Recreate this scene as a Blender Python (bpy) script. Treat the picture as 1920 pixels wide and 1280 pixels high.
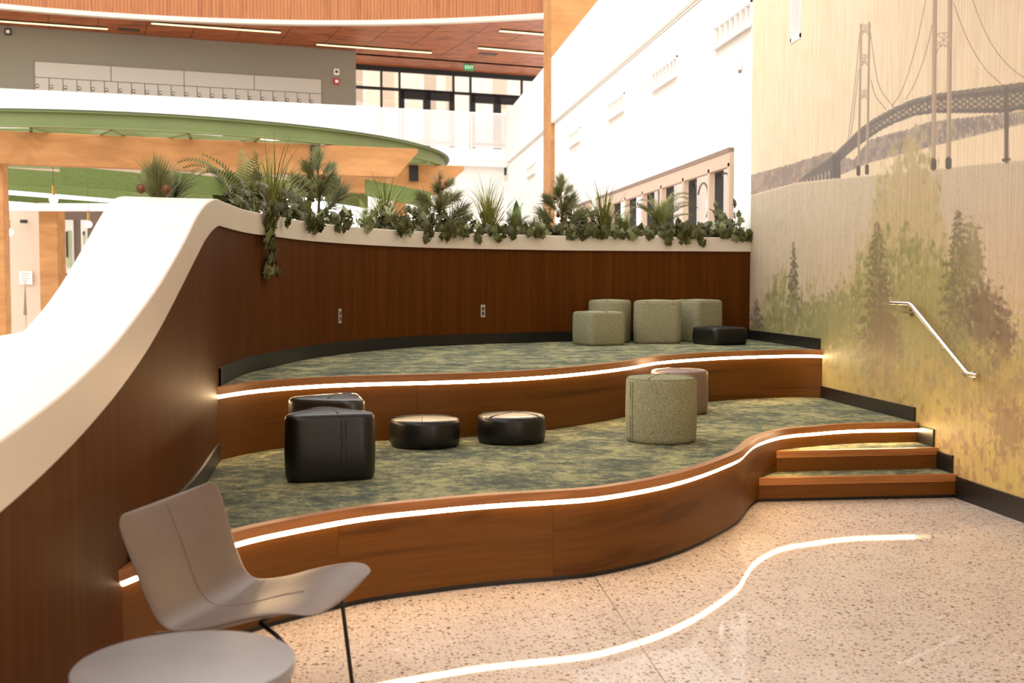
import bpy, bmesh, math, random
import numpy as np
from mathutils import Vector, Matrix

for o in list(bpy.data.objects): bpy.data.objects.remove(o, do_unlink=True)
S = bpy.context.scene
C = bpy.context.collection
random.seed(4); rng = np.random.default_rng(7)
PI = math.pi

# ------------------------------------------------------------------ camera
F = 2150.0; CAMZ = 1.5
PITCH = math.atan(110 / F)
PSI = math.atan(268 / math.hypot(F, 110))
cam_d = bpy.data.cameras.new('camera'); cam = bpy.data.objects.new('camera', cam_d); C.objects.link(cam)
cam_d.sensor_width = 36; cam_d.lens = F / 1920 * 36
cam_d.clip_start = 0.05; cam_d.clip_end = 300
cam.location = (0, 0, CAMZ)
cam.rotation_euler = (PI / 2 - PITCH, 0, -PSI)
cam_d.dof.use_dof = True; cam_d.dof.focus_distance = 8.4; cam_d.dof.aperture_fstop = 3.2
S.camera = cam

# ------------------------------------------------------------------ light and exposure
W = bpy.data.worlds.new('sky'); S.world = W; W.use_nodes = True
bg = W.node_tree.nodes['Background']
bg.inputs[0].default_value = (1.0, 0.975, 0.94, 1); bg.inputs[1].default_value = 2.6
vs = S.view_settings
vs.view_transform = 'Standard'; vs.look = 'None'; vs.gamma = 1; vs.exposure = 0.0; vs.use_curve_mapping = False

# ------------------------------------------------------------------ pixel geometry (photo 1920 x 1280)
vF = np.array([math.sin(PSI), math.cos(PSI), 0]); vR = np.array([math.cos(PSI), -math.sin(PSI), 0]); vZ = np.array([0, 0, 1.0])
vA = math.cos(PITCH) * vF - math.sin(PITCH) * vZ
vU = math.sin(PITCH) * vF + math.cos(PITCH) * vZ
EYE = np.array([0, 0, CAMZ])
def ray(px, py): return vA + (px - 960) / F * vR - (py - 640) / F * vU
def on_z(px, py, z):
    r = ray(px, py); return EYE + r * ((z - CAMZ) / r[2])
def on_X(px, py, X):
    r = ray(px, py); return EYE + r * (X / r[0])
def on_d(px, py, d):
    r = ray(px, py); return EYE + r * (d / (r @ vF))
def on_vp(px, py, P, Q):
    n = np.array([-(Q[1] - P[1]), Q[0] - P[0], 0]); r = ray(px, py)
    return EYE + r * ((np.array([P[0], P[1], 0]) - EYE) @ n / (r @ n))
def proj(P):
    v = np.asarray(P) - EYE
    a = v @ vA
    return 960 + F * (v @ vR) / a, 640 - F * (v @ vU) / a
def CW(xc, d, z=0): return vF * d + vR * xc + vZ * z          # lateral, forward distance -> world

ZT2, ZT1 = 0.46, 0.893        # tier heights
XM = on_z(1795, 933.4, 0)[0]  # the mural plane

# ------------------------------------------------------------------ material helpers
def srgb(r, g, b):
    f = lambda c: (c / 255 / 12.92) if c / 255 <= 0.04045 else ((c / 255 + 0.055) / 1.055) ** 2.4
    return (f(r), f(g), f(b), 1)
class NT:
    def __init__(s, name):
        s.m = bpy.data.materials.new(name); s.m.use_nodes = True; s.t = s.m.node_tree
        s.b = s.t.nodes['Principled BSDF']
    def n(s, typ, **kw):
        nd = s.t.nodes.new(typ)
        for k, v in kw.items():
            if k == 'inp':
                for a, b in v.items(): nd.inputs[a].default_value = b
            else: setattr(nd, k, v)
        return nd
    def l(s, a, b): s.t.links.new(a, b)
    def ramp(s, fac, stops):
        r = s.n('ShaderNodeValToRGB')
        el = r.color_ramp.elements
        while len(el) < len(stops): el.new(0.5)
        for e, (p, c) in zip(el, stops): e.position = p; e.color = c
        s.l(fac, r.inputs[0]); return r.outputs[0]
    def mix(s, fac, a, b, mode='MIX'):
        x = s.n('ShaderNodeMix', data_type='RGBA', blend_type=mode)
        for i, v in ((0, fac), (6, a), (7, b)):
            if hasattr(v, 'links'): s.l(v, x.inputs[i])
            else: x.inputs[i].default_value = v
        return x.outputs[2]
    def bump(s, h, strength, dist=0.01):
        b = s.n('ShaderNodeBump', inp={'Strength': strength, 'Distance': dist}); s.l(h, b.inputs['Height']); s.l(b.outputs[0], s.b.inputs['Normal'])
def plain(name, col, rough=0.5, metal=0, spec=0.5, coat=0, emit=None, es=0, noise=0.0, nscale=8):
    t = NT(name); b = t.b
    b.inputs['Base Color'].default_value = col; b.inputs['Roughness'].default_value = rough
    b.inputs['Metallic'].default_value = metal; b.inputs['Specular IOR Level'].default_value = spec
    b.inputs['Coat Weight'].default_value = coat
    if emit: b.inputs['Emission Color'].default_value = emit; b.inputs['Emission Strength'].default_value = es
    if noise:
        tc = t.n('ShaderNodeTexCoord'); nz = t.n('ShaderNodeTexNoise', inp={'Scale': nscale, 'Detail': 4})
        t.l(tc.outputs['Object'], nz.inputs['Vector'])
        d = tuple(c * (1 - noise) for c in col[:3]) + (1,); u = tuple(min(1, c * (1 + noise)) for c in col[:3]) + (1,)
        t.l(t.ramp(nz.outputs[0], [(0.3, d), (0.7, u)]), b.inputs['Base Color'])
    return t.m
def wood(name, dark, mid, light, coord='UV', stretch=(1.2, 9, 1), rings=2.0, rough=0.38, fine=60, coat=0.0, spec=0.4):
    # grain runs along the first texture axis
    t = NT(name); b = t.b
    tc = t.n('ShaderNodeTexCoord'); mp = t.n('ShaderNodeMapping'); mp.inputs['Scale'].default_value = stretch
    t.l(tc.outputs[coord], mp.inputs['Vector'])
    n1 = t.n('ShaderNodeTexNoise', inp={'Scale': 1.0, 'Detail': 3, 'Distortion': 0.6}); t.l(mp.outputs[0], n1.inputs['Vector'])
    mul = t.n('ShaderNodeMath', operation='MULTIPLY'); mul.inputs[1].default_value = rings * 6; t.l(n1.outputs[0], mul.inputs[0])
    fr = t.n('ShaderNodeMath', operation='PINGPONG'); fr.inputs[1].default_value = 1.0; t.l(mul.outputs[0], fr.inputs[0])
    mp2 = t.n('ShaderNodeMapping'); mp2.inputs['Scale'].default_value = (stretch[0] * 1.5, stretch[1] * fine / 6, stretch[2] * fine / 6)
    t.l(tc.outputs[coord], mp2.inputs['Vector'])
    n2 = t.n('ShaderNodeTexNoise', inp={'Scale': 1.0, 'Detail': 5, 'Roughness': 0.7}); t.l(mp2.outputs[0], n2.inputs['Vector'])
    c1 = t.ramp(fr.outputs[0], [(0.0, dark), (0.35, mid), (1.0, light)])
    c2 = t.ramp(n2.outputs[0], [(0.3, (0.80, 0.79, 0.78, 1)), (0.65, (1.05, 1.05, 1.05, 1))])
    t.l(t.mix(1.0, c1, c2, 'MULTIPLY'), b.inputs['Base Color'])
    b.inputs['Roughness'].default_value = rough; b.inputs['Coat Weight'].default_value = coat
    b.inputs['Specular IOR Level'].default_value = spec
    t.bump(n2.outputs[0], 0.06, 0.004)
    return t.m
M = {}
M['riser'] = wood('veneer_oak_stained', srgb(84, 50, 14), srgb(104, 64, 19), srgb(110, 68, 22), 'UV', (0.55, 6.5, 1), 1.0, 0.42, 45, spec=0.2)
M['nosing'] = wood('nosing_oak', srgb(158, 102, 54), srgb(176, 116, 66), srgb(184, 124, 72), 'UV', (0.8, 14, 1), 0.8, 0.38, 40)
M['wallwood'] = wood('wall_walnut_veneer', srgb(80, 43, 9), srgb(88, 48, 11), srgb(94, 52, 13), 'UV', (0.35, 12, 1), 0.7, 0.5, 60, spec=0.06)
M['timber'] = wood('glulam_timber', srgb(186, 132, 82), srgb(196, 142, 90), srgb(202, 148, 96), 'Object', (0.4, 2.2, 2.2), 0.7, 0.6, 12, spec=0.2)
M['ceilwood'] = wood('ceiling_plank', srgb(112, 52, 24), srgb(170, 92, 48), srgb(190, 108, 60), 'Object', (0.5, 4, 1), 1.8, 0.45, 40)
M['drumwood'] = wood('drum_slat_wood', srgb(150, 88, 48), srgb(168, 102, 58), srgb(176, 110, 64), 'UV', (6, 0.4, 1), 1.0, 0.5, 20)
M['cap'] = plain('solid_surface_white', srgb(218, 206, 190), 0.42, noise=0.03, nscale=2.5)
M['white'] = plain('white_paint', srgb(246, 243, 238), 0.6)
M['black_base'] = plain('black_rubber_base', srgb(26, 22, 20), 0.35, spec=0.5)
M['black_metal'] = plain('black_metal', srgb(26, 24, 23), 0.45, spec=0.4)
M['steel'] = plain('brushed_steel', srgb(205, 196, 186), 0.22, metal=1)
M['soil'] = plain('dark_soil', srgb(38, 30, 22), 0.95, noise=0.4, nscale=40)
M['outlet'] = plain('grey_outlet_plastic', srgb(176, 168, 158), 0.4)
M['outlet_dark'] = plain('outlet_slot', srgb(60, 54, 50), 0.5)
M['greenpaint'] = plain('green_steel_paint', srgb(116, 128, 74), 0.5, noise=0.06, nscale=1.5)
M['greenfelt'] = plain('green_felt', srgb(108, 122, 72), 0.95, noise=0.15, nscale=30, spec=0.1)
M['greywall'] = plain('olive_grey_paint', srgb(134, 126, 108), 0.7, noise=0.02, nscale=1)
M['locker'] = plain('grey_laminate', srgb(186, 178, 164), 0.5)
M['darkwall'] = plain('dark_olive_bulkhead', srgb(78, 72, 60), 0.7)
M['beige'] = plain('beige_plaster', srgb(226, 204, 182), 0.7)
M['taupe'] = plain('taupe_metal_frame', srgb(206, 180, 158), 0.5)
M['darkframe'] = plain('dark_bronze_frame', srgb(52, 44, 40), 0.45)
M['greydark'] = plain('grey_brown_wall', srgb(140, 118, 104), 0.7)
M['globe'] = plain('opal_globe', (1, 0.97, 0.92, 1), 0.3, emit=(1, 0.93, 0.82, 1), es=3.0)
M['led'] = plain('led_diffuser', (1, 0.95, 0.88, 1), 0.4, emit=(1, 0.68, 0.36, 1), es=48.0)
M['linlight'] = plain('linear_light_lens', (1, 0.9, 0.6, 1), 0.4, emit=(1, 0.78, 0.36, 1), es=2.2)
M['exit'] = plain('exit_green', srgb(20, 130, 70), 0.5, emit=srgb(20, 150, 80), es=0.5)
M['signwhite'] = plain('sign_letters', (0.95, 0.95, 0.95, 1), 0.5, emit=(0.9, 1, 0.9, 1), es=0.5)
M['red'] = plain('red_alarm', srgb(190, 50, 40), 0.5)
M['leather_black'] = plain('black_leather', srgb(10, 8, 7), 0.40, spec=0.5, coat=0.1, noise=0.1, nscale=25)
M['leather_brown'] = plain('dark_brown_leather', srgb(48, 38, 26), 0.38, spec=0.6, coat=0.2, noise=0.08, nscale=25)
M['leather_mauve'] = plain('mauve_leather', srgb(134, 110, 98), 0.4, noise=0.05, nscale=20)
M['leather_grey'] = plain('taupe_grey_leather', srgb(112, 95, 85), 0.45, noise=0.05, nscale=14)
M['tabletop'] = plain('grey_stone_laminate', srgb(134, 128, 127), 0.28, noise=0.05, nscale=9)
M['seam_dark'] = plain('seam_thread_dark', srgb(22, 19, 17), 0.6)
M['seam_grey'] = plain('seam_thread_grey', srgb(120, 104, 94), 0.6)
M['seam_green'] = plain('seam_thread_green', srgb(92, 90, 66), 0.7)

def mk_fabric():
    t = NT('green_tweed'); b = t.b
    tc = t.n('ShaderNodeTexCoord')
    n = t.n('ShaderNodeTexNoise', inp={'Scale': 240, 'Detail': 3, 'Roughness': 0.8}); t.l(tc.outputs['Object'], n.inputs['Vector'])
    c = t.ramp(n.outputs[0], [(0.36, srgb(82, 80, 58)), (0.5, srgb(146, 143, 114)), (0.64, srgb(200, 196, 164))])
    t.l(c, b.inputs['Base Color']); b.inputs['Roughness'].default_value = 0.95; b.inputs['Specular IOR Level'].default_value = 0.15
    t.bump(n.outputs[0], 0.5, 0.004); return t.m
M['tweed'] = mk_fabric()
def mk_carpet():
    t = NT('mottled_green_carpet'); b = t.b
    tc = t.n('ShaderNodeTexCoord'); mp = t.n('ShaderNodeMapping'); mp.inputs['Scale'].default_value = (1.0, 1.05, 1); mp.inputs['Rotation'].default_value = (0, 0, 0.35)
    t.l(tc.outputs['Object'], mp.inputs['Vector'])
    a = t.n('ShaderNodeTexNoise', inp={'Scale': 11, 'Detail': 10, 'Roughness': 0.8, 'Distortion': 0.2}); t.l(mp.outputs[0], a.inputs['Vector'])
    f = t.n('ShaderNodeTexNoise', inp={'Scale': 130, 'Detail': 2, 'Roughness': 0.8}); t.l(mp.outputs[0], f.inputs['Vector'])
    g = t.n('ShaderNodeTexNoise', inp={'Scale': 3.2, 'Detail': 3}); t.l(mp.outputs[0], g.inputs['Vector'])
    ag = t.n('ShaderNodeMath', operation='MULTIPLY_ADD'); ag.inputs[1].default_value = 0.45; t.l(g.outputs[0], ag.inputs[0]); t.l(a.outputs[0], ag.inputs[2])
    sb = t.n('ShaderNodeMath', operation='SUBTRACT'); sb.inputs[1].default_value = 0.225; t.l(ag.outputs[0], sb.inputs[0])
    m = t.n('ShaderNodeMath', operation='MULTIPLY_ADD'); m.inputs[1].default_value = 0.35; t.l(f.outputs[0], m.inputs[0]); t.l(sb.outputs[0], m.inputs[2])
    c = t.ramp(m.outputs[0], [(0.52, srgb(80, 86, 78)), (0.64, srgb(102, 107, 92)), (0.71, srgb(138, 138, 106)), (0.80, srgb(172, 166, 124))])
    t.l(c, b.inputs['Base Color']); b.inputs['Roughness'].default_value = 1.0; b.inputs['Specular IOR Level'].default_value = 0.05
    t.bump(f.outputs[0], 0.7, 0.006); return t.m
M['carpet'] = mk_carpet()
def mk_terrazzo():
    t = NT('polished_terrazzo'); b = t.b
    tc = t.n('ShaderNodeTexCoord')
    base = t.n('ShaderNodeTexNoise', inp={'Scale': 3, 'Detail': 6}); t.l(tc.outputs['Object'], base.inputs['Vector'])
    col = t.ramp(base.outputs[0], [(0.3, srgb(200, 184, 174)), (0.7, srgb(212, 198, 188))])
    for sc, lo, keep, stops in ((27, 0.27, 0.5, [(0.0, srgb(70, 48, 38)), (0.3, srgb(120, 84, 68)), (0.55, srgb(168, 150, 138)), (0.75, srgb(240, 232, 222)), (1.0, srgb(58, 48, 46))]),
                            (52, 0.34, 0.6, [(0.0, srgb(90, 66, 56)), (0.4, srgb(150, 110, 88)), (0.7, srgb(186, 172, 162)), (1.0, srgb(80, 70, 66))]),
                            (95, 0.38, 0.6, [(0.0, srgb(120, 96, 84)), (0.5, srgb(236, 226, 214)), (1.0, srgb(130, 112, 102))])):
        w = t.n('ShaderNodeTexNoise', inp={'Scale': sc * 1.3, 'Detail': 1}); t.l(tc.outputs['Object'], w.inputs['Vector'])
        add = t.n('ShaderNodeVectorMath', operation='MULTIPLY_ADD'); add.inputs[1].default_value = (0.5 / sc,) * 3
        t.l(w.outputs[1], add.inputs[0]); t.l(tc.outputs['Object'], add.inputs[2])
        v = t.n('ShaderNodeTexVoronoi', inp={'Scale': sc, 'Randomness': 1.0}); t.l(add.outputs[0], v.inputs['Vector'])
        sep = t.n('ShaderNodeSeparateColor'); t.l(v.outputs['Color'], sep.inputs[0])
        lt = t.n('ShaderNodeMath', operation='LESS_THAN'); lt.inputs[1].default_value = lo; t.l(v.outputs['Distance'], lt.inputs[0])
        gt = t.n('ShaderNodeMath', operation='LESS_THAN'); gt.inputs[1].default_value = keep; t.l(sep.outputs[0], gt.inputs[0])
        mm = t.n('ShaderNodeMath', operation='MULTIPLY'); t.l(lt.outputs[0], mm.inputs[0]); t.l(gt.outputs[0], mm.inputs[1])
        col = t.mix(mm.outputs[0], col, t.ramp(sep.outputs[1], stops))
    t.l(col, b.inputs['Base Color']); b.inputs['Roughness'].default_value = 0.6
    b.inputs['Specular IOR Level'].default_value = 0.08
    b.inputs['Coat Weight'].default_value = 0.55; b.inputs['Coat Roughness'].default_value = 0.03
    return t.m
M['terrazzo'] = mk_terrazzo()
def mk_glass(name, tint, alpha):
    t = NT(name); b = t.b
    tr = t.n('ShaderNodeBsdfTransparent'); tr.inputs[0].default_value = tint
    gl = t.n('ShaderNodeBsdfGlossy'); gl.inputs['Roughness'].default_value = 0.03
    mx = t.n('ShaderNodeMixShader'); mx.inputs[0].default_value = alpha
    t.l(tr.outputs[0], mx.inputs[1]); t.l(gl.outputs[0], mx.inputs[2])
    t.l(mx.outputs[0], t.t.nodes['Material Output'].inputs[0]); return t.m
M['glass'] = mk_glass('clear_glass', (0.96, 0.96, 0.95, 1), 0.08)
def mk_frost():
    t = NT('frosted_glass'); b = t.b
    tr = t.n('ShaderNodeBsdfTransparent'); tr.inputs[0].default_value = (0.97, 0.96, 0.95, 1)
    df = t.n('ShaderNodeBsdfDiffuse'); df.inputs[0].default_value = (0.93, 0.9, 0.88, 1)
    mx = t.n('ShaderNodeMixShader'); mx.inputs[0].default_value = 0.55
    t.l(tr.outputs[0], mx.inputs[1]); t.l(df.outputs[0], mx.inputs[2])
    t.l(mx.outputs[0], t.t.nodes['Material Output'].inputs[0]); return t.m
M['frost'] = mk_frost()
def leafmat(name, c1, c2, rough=0.5, trans=0.0):
    t = NT(name); b = t.b
    oi = t.n('ShaderNodeObjectInfo'); tc = t.n('ShaderNodeTexCoord')
    n = t.n('ShaderNodeTexNoise', inp={'Scale': 14, 'Detail': 3}); t.l(tc.outputs['Object'], n.inputs['Vector'])
    ad = t.n('ShaderNodeMath', operation='MULTIPLY_ADD'); ad.inputs[1].default_value = 0.35; t.l(oi.outputs['Random'], ad.inputs[0]); t.l(n.outputs[0], ad.inputs[2])
    t.l(t.ramp(ad.outputs[0], [(0.35, c1), (0.95, c2)]), b.inputs['Base Color'])
    b.inputs['Roughness'].default_value = rough; b.inputs['Specular IOR Level'].default_value = 0.35
    return t.m
M['fern'] = leafmat('fern_green', srgb(78, 88, 44), srgb(144, 148, 82))
M['fern_light'] = leafmat('fern_light_green', srgb(96, 112, 44), srgb(158, 166, 86))
M['grass'] = leafmat('grass_green', srgb(92, 104, 44), srgb(168, 162, 84))
M['pine'] = leafmat('pine_needles', srgb(84, 94, 58), srgb(146, 146, 100), 0.6)
M['ivy'] = leafmat('ivy_dark_green', srgb(50, 52, 28), srgb(100, 100, 56), 0.45)
M['ivy_pale'] = leafmat('ivy_pale_green', srgb(92, 104, 60), srgb(160, 166, 122), 0.42)
M['agave'] = leafmat('broad_leaf_green', srgb(60, 100, 46), srgb(90, 130, 60), 0.35)
M['stem'] = plain('brown_stem', srgb(92, 70, 48), 0.8)
M['cone'] = plain('pine_cone_brown', srgb(122, 78, 52), 0.7, noise=0.3, nscale=60)

# ------------------------------------------------------------------ object helpers
def tag(o, label=None, cat=None, group=None, kind=None):
    if label: o['label'] = label
    if cat: o['category'] = cat
    if group: o['group'] = group
    if kind: o['kind'] = kind
    return o
def link(o, parent=None):
    C.objects.link(o)
    if parent is not None:
        o.parent = parent; o.matrix_parent_inverse = parent.matrix_basis.inverted()
    return o
def empty(name, loc=(0, 0, 0), rz=0, label=None, cat=None, group=None):
    o = bpy.data.objects.new(name, None); C.objects.link(o); o.location = tuple(loc); o.rotation_euler = (0, 0, rz); o.empty_display_size = 0.1
    o.matrix_basis = Matrix.Translation(tuple(float(v) for v in loc)) @ Matrix.Rotation(rz, 4, 'Z')
    return tag(o, label, cat, group)
class MB:
    """collects vertices and faces for one mesh"""
    def __init__(s): s.v = []; s.f = []; s.uv = []
    def add(s, vs_, fs_, uvs=None):
        k = len(s.v); s.v += [tuple(map(float, p)) for p in vs_]
        for i, f in enumerate(fs_):
            s.f.append(tuple(a + k for a in f)); s.uv.append(uvs[i] if uvs else None)
    def box(s, a, b):
        x0, y0, z0 = a; x1, y1, z1 = b
        s.add([(x0, y0, z0), (x1, y0, z0), (x1, y1, z0), (x0, y1, z0), (x0, y0, z1), (x1, y0, z1), (x1, y1, z1), (x0, y1, z1)],
              [(0, 3, 2, 1), (4, 5, 6, 7), (0, 1, 5, 4), (1, 2, 6, 5), (2, 3, 7, 6), (3, 0, 4, 7)])
    def obox(s, P, Q, th, z0, z1, off=0.0):
        """box standing on the plan segment P-Q, thickness th to the left of it"""
        P = np.array(P[:2], float); Q = np.array(Q[:2], float); t = (Q - P) / np.linalg.norm(Q - P); n = np.array([-t[1], t[0]])
        c = [P + n * off, Q + n * off, Q + n * (off + th), P + n * (off + th)]
        s.add([(*p, z0) for p in c] + [(*p, z1) for p in c], [(0, 3, 2, 1), (4, 5, 6, 7), (0, 1, 5, 4), (1, 2, 6, 5), (2, 3, 7, 6), (3, 0, 4, 7)])
    def beam(s, A, B, w, h, up=(0, 0, 1)):
        """bar from A to B, width w, height h"""
        A = Vector(A); B = Vector(B); d = (B - A).normalized(); x = d.cross(Vector(up)).normalized(); y = x.cross(d).normalized()
        c = [(-w / 2, -h / 2), (w / 2, -h / 2), (w / 2, h / 2), (-w / 2, h / 2)]
        s.add([A + x * a + y * b for a, b in c] + [B + x * a + y * b for a, b in c],
              [(0, 1, 2, 3), (7, 6, 5, 4), (0, 4, 5, 1), (1, 5, 6, 2), (2, 6, 7, 3), (3, 7, 4, 0)])
    def tube(s, pts, r, seg=8, cap=True):
        pts = [Vector(p) for p in pts]; n = len(pts); base = len(s.v); rr = r if hasattr(r, '__len__') else [r] * n
        prev = None
        for i, p in enumerate(pts):
            t = (pts[min(i + 1, n - 1)] - pts[max(i - 1, 0)]).normalized()
            if prev is None: a = t.orthogonal().normalized()
            else: a = (prev - t * prev.dot(t)).normalized()
            prev = a; b = t.cross(a)
            for k in range(seg):
                q = p + (a * math.cos(2 * PI * k / seg) + b * math.sin(2 * PI * k / seg)) * rr[i]; s.v.append(tuple(q))
        for i in range(n - 1):
            for k in range(seg):
                s.f.append((base + i * seg + k, base + i * seg + (k + 1) % seg, base + (i + 1) * seg + (k + 1) % seg, base + (i + 1) * seg + k)); s.uv.append(None)
        if cap:
            s.f.append(tuple(base + k for k in reversed(range(seg)))); s.uv.append(None)
            s.f.append(tuple(base + (n - 1) * seg + k for k in range(seg))); s.uv.append(None)
    def cyl(s, c, r, z0, z1, seg=32):
        s.tube([(c[0], c[1], z0), (c[0], c[1], z1)], r, seg)
    def sphere(s, c, r, nu=12, nv=8, sc=(1, 1, 1)):
        base = len(s.v)
        for j in range(nv + 1):
            th = PI * j / nv
            for i in range(nu):
                ph = 2 * PI * i / nu
                s.v.append((c[0] + r * sc[0] * math.sin(th) * math.cos(ph), c[1] + r * sc[1] * math.sin(th) * math.sin(ph), c[2] + r * sc[2] * math.cos(th)))
        for j in range(nv):
            for i in range(nu):
                s.f.append((base + j * nu + i, base + (j + 1) * nu + i, base + (j + 1) * nu + (i + 1) % nu, base + j * nu + (i + 1) % nu)); s.uv.append(None)
    def mesh(s, name):
        me = bpy.data.meshes.new(name); me.from_pydata(s.v, [], s.f)
        if any(u is not None for u in s.uv):
            ul = me.uv_layers.new(name='UVMap'); k = 0
            for f, u in zip(s.f, s.uv):
                for j in range(len(f)):
                    ul.data[k].uv = u[j] if u else (0, 0); k += 1
        me.validate(); me.update(); return me
    def build(s, name, mat, parent=None, smooth=False, bevel=0, seg=2):
        me = s.mesh(name); me.materials.append(M[mat] if isinstance(mat, str) else mat)
        o = bpy.data.objects.new(name, me); link(o, parent)
        if smooth: shade(me, smooth)
        if bevel:
            b = o.modifiers.new('bevel', 'BEVEL'); b.width = bevel; b.segments = seg; b.limit_method = 'ANGLE'; b.angle_limit = 0.6
        return o
def shade(me, ang=0.7):
    for p in me.polygons: p.use_smooth = True
    if ang is not True and hasattr(me, 'set_sharp_from_angle'): me.set_sharp_from_angle(angle=ang)
def struct(o, label=None): o['kind'] = 'structure'; return tag(o, label)
def copyobj(o, parent=None):
    c = o.copy(); C.objects.link(c); c.parent = parent
    return c

# ------------------------------------------------------------------ plan curves
def catmull(P, n_per=10):
    P = [np.array(p, float) for p in P]; out = []
    Q = [2 * P[0] - P[1]] + P + [2 * P[-1] - P[-2]]
    for i in range(1, len(Q) - 2):
        p0, p1, p2, p3 = Q[i - 1], Q[i], Q[i + 1], Q[i + 2]
        for k in range(n_per):
            t = k / n_per
            out.append(0.5 * ((2 * p1) + (-p0 + p2) * t + (2 * p0 - 5 * p1 + 4 * p2 - p3) * t * t + (-p0 + 3 * p1 - 3 * p2 + p3) * t ** 3))
    out.append(P[-1]); return np.array(out)
def resample(P, n):
    P = np.asarray(P); s = np.r_[0, np.cumsum(np.linalg.norm(np.diff(P, axis=0), axis=1))]
    t = np.linspace(0, s[-1], n); return np.stack([np.interp(t, s, P[:, i]) for i in range(P.shape[1])], 1)
def smooth_curve(P, it):
    P = P.copy()
    for _ in range(it): P[1:-1] = 0.25 * P[:-2] + 0.5 * P[1:-1] + 0.25 * P[2:]
    return P
def arclen(P): return np.r_[0, np.cumsum(np.linalg.norm(np.diff(P, axis=0), axis=1))]
def normals(P):
    t = np.gradient(P, axis=0); t /= np.linalg.norm(t, axis=1)[:, None]
    return np.stack([t[:, 1], -t[:, 0]], 1)          # right-hand side: towards the camera / room
def sweep(mb, P, prof, closed=False, caps=True, u0=0.0):
    """prof: list of (offset, z) or a function of index giving one; offset > 0 = room side"""
    N = normals(P); s = arclen(P) + u0; rows = []; n = len(P)
    for i in range(n):
        pr = prof(i) if callable(prof) else prof
        rows.append([(P[i][0] + N[i][0] * o, P[i][1] + N[i][1] * o, z) for o, z in pr])
    pr0 = prof(0) if callable(prof) else prof
    m = len(pr0); vl = np.r_[0, np.cumsum([math.hypot(pr0[j + 1][0] - pr0[j][0], pr0[j + 1][1] - pr0[j][1]) for j in range(m - 1)] + ([0.1] if closed else []))]
    vs_ = [p for r in rows for p in r]; fs_ = []; us = []
    for i in range(n - 1):
        for j in range(m if closed else m - 1):
            k = (j + 1) % m
            fs_.append((i * m + j, i * m + k, (i + 1) * m + k, (i + 1) * m + j))
            v0 = rows[i][j][2] + vl[j] * 0.01; v1 = rows[i][k][2] + vl[j] * 0.01
            w0 = rows[i + 1][j][2] + vl[j] * 0.01; w1 = rows[i + 1][k][2] + vl[j] * 0.01
            if abs(v0 - v1) < 1e-4: v1 = v0 + abs(pr0[k][0] - pr0[j][0]); w1 = v1
            us.append([(s[i], v0), (s[i], v1), (s[i + 1], w1), (s[i + 1], w0)])
    if closed and caps:
        fs_.append(tuple(reversed(range(m)))); us.append([(p[0], p[2]) for p in reversed(rows[0])])
        fs_.append(tuple(range((n - 1) * m, n * m))); us.append([(p[0], p[2]) for p in rows[-1]])
    mb.add(vs_, fs_, us)
def zc(pts, z): return np.array([on_z(x, y, z)[:2] for x, y in pts])

T2px = [(222, 1069), (300, 1040), (360, 1021), (427, 1001), (483, 986.4), (546, 973.8), (608, 962.4), (671, 952), (734, 944.2), (800, 938), (863, 932), (947, 925.7), (1041, 920.5),
        (1114, 915.3), (1182, 905.5), (1245, 893.7), (1308, 877), (1360, 858.2), (1390, 845), (1402, 834), (1412, 825), (1425, 817.5), (1454, 808), (1485, 802.5), (1520, 799.8), (1570, 795.6), (1620, 793.4), (1672, 792.6)]
T1px = [(407, 726), (463, 718), (525, 712), (608, 707), (692, 704), (800, 701.6), (883, 699.2), (967, 695.5), (1050, 690), (1120, 683.5), (1160, 679), (1191, 674.8), (1215, 670.3), (1243, 666.7), (1306, 662), (1368, 658.8), (1452, 656.3), (1500, 655.4)]
t2 = zc(T2px, ZT2); t2 = np.vstack([t2, [XM, on_X(1724, 792.3, XM)[1]]])
t2 = resample(smooth_curve(resample(catmull(t2, 12), 260), 6), 220)
t1 = zc(T1px, ZT1); t1 = np.vstack([t1, [XM, on_X(1543.5, 654.8, XM)[1]]])
t1 = resample(smooth_curve(resample(catmull(t1, 12), 220), 8), 180)
WB = [(431, 713), (462.5, 699), (509, 688), (581, 672), (681, 659), (790, 650), (900, 645), (1000, 642), (1067, 640)]
wl = [CW(-1.62, 0.9)[:2], CW(-1.50, 1.8)[:2], CW(-1.44, 2.6)[:2], CW(-1.425, 3.3)[:2], t2[0], CW(-1.452, 4.75)[:2], CW(-1.55, 5.6)[:2], t1[0]] + list(zc(WB, ZT1)[0:]) + [np.array([XM, on_X(1405, 634.5, XM)[1]])]
wall = resample(smooth_curve(resample(catmull(wl, 12), 300), 10), 240)

# ================================================================== THE SETTING
CORN_Y = wall[-1][1]
m = MB(); m.add([(-40, -8, 0), (XM + 6, -8, 0), (XM + 6, 60, 0), (-40, 60, 0)], [(0, 1, 2, 3)])
floor = struct(m.build('floor', 'terrazzo'), 'polished beige terrazzo floor with brown and black chips')
jA = on_z(1108, 1072, 0); jB = on_z(1248, 1280, 0); jd = (jB - jA) / np.linalg.norm(jB - jA)
for k in range(2):
    P = jA + np.array([3.6 * k, 0.3 * k, 0]) - jd * 0.35; Q = P + jd * 5.5
    m = MB(); m.beam(P + vZ * 0.0005, Q + vZ * 0.0005, 0.004, 0.003); m.build('joint_strip', plain('zinc_joint', srgb(120, 104, 92), 0.4), floor)
Pj = jA + jd * 2.6; m = MB(); m.beam(Pj + vZ * .0005 - vR * 6, Pj + vZ * .0005 + vR * 3, 0.004, 0.003); m.build('joint_strip', 'greydark', floor)

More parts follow.
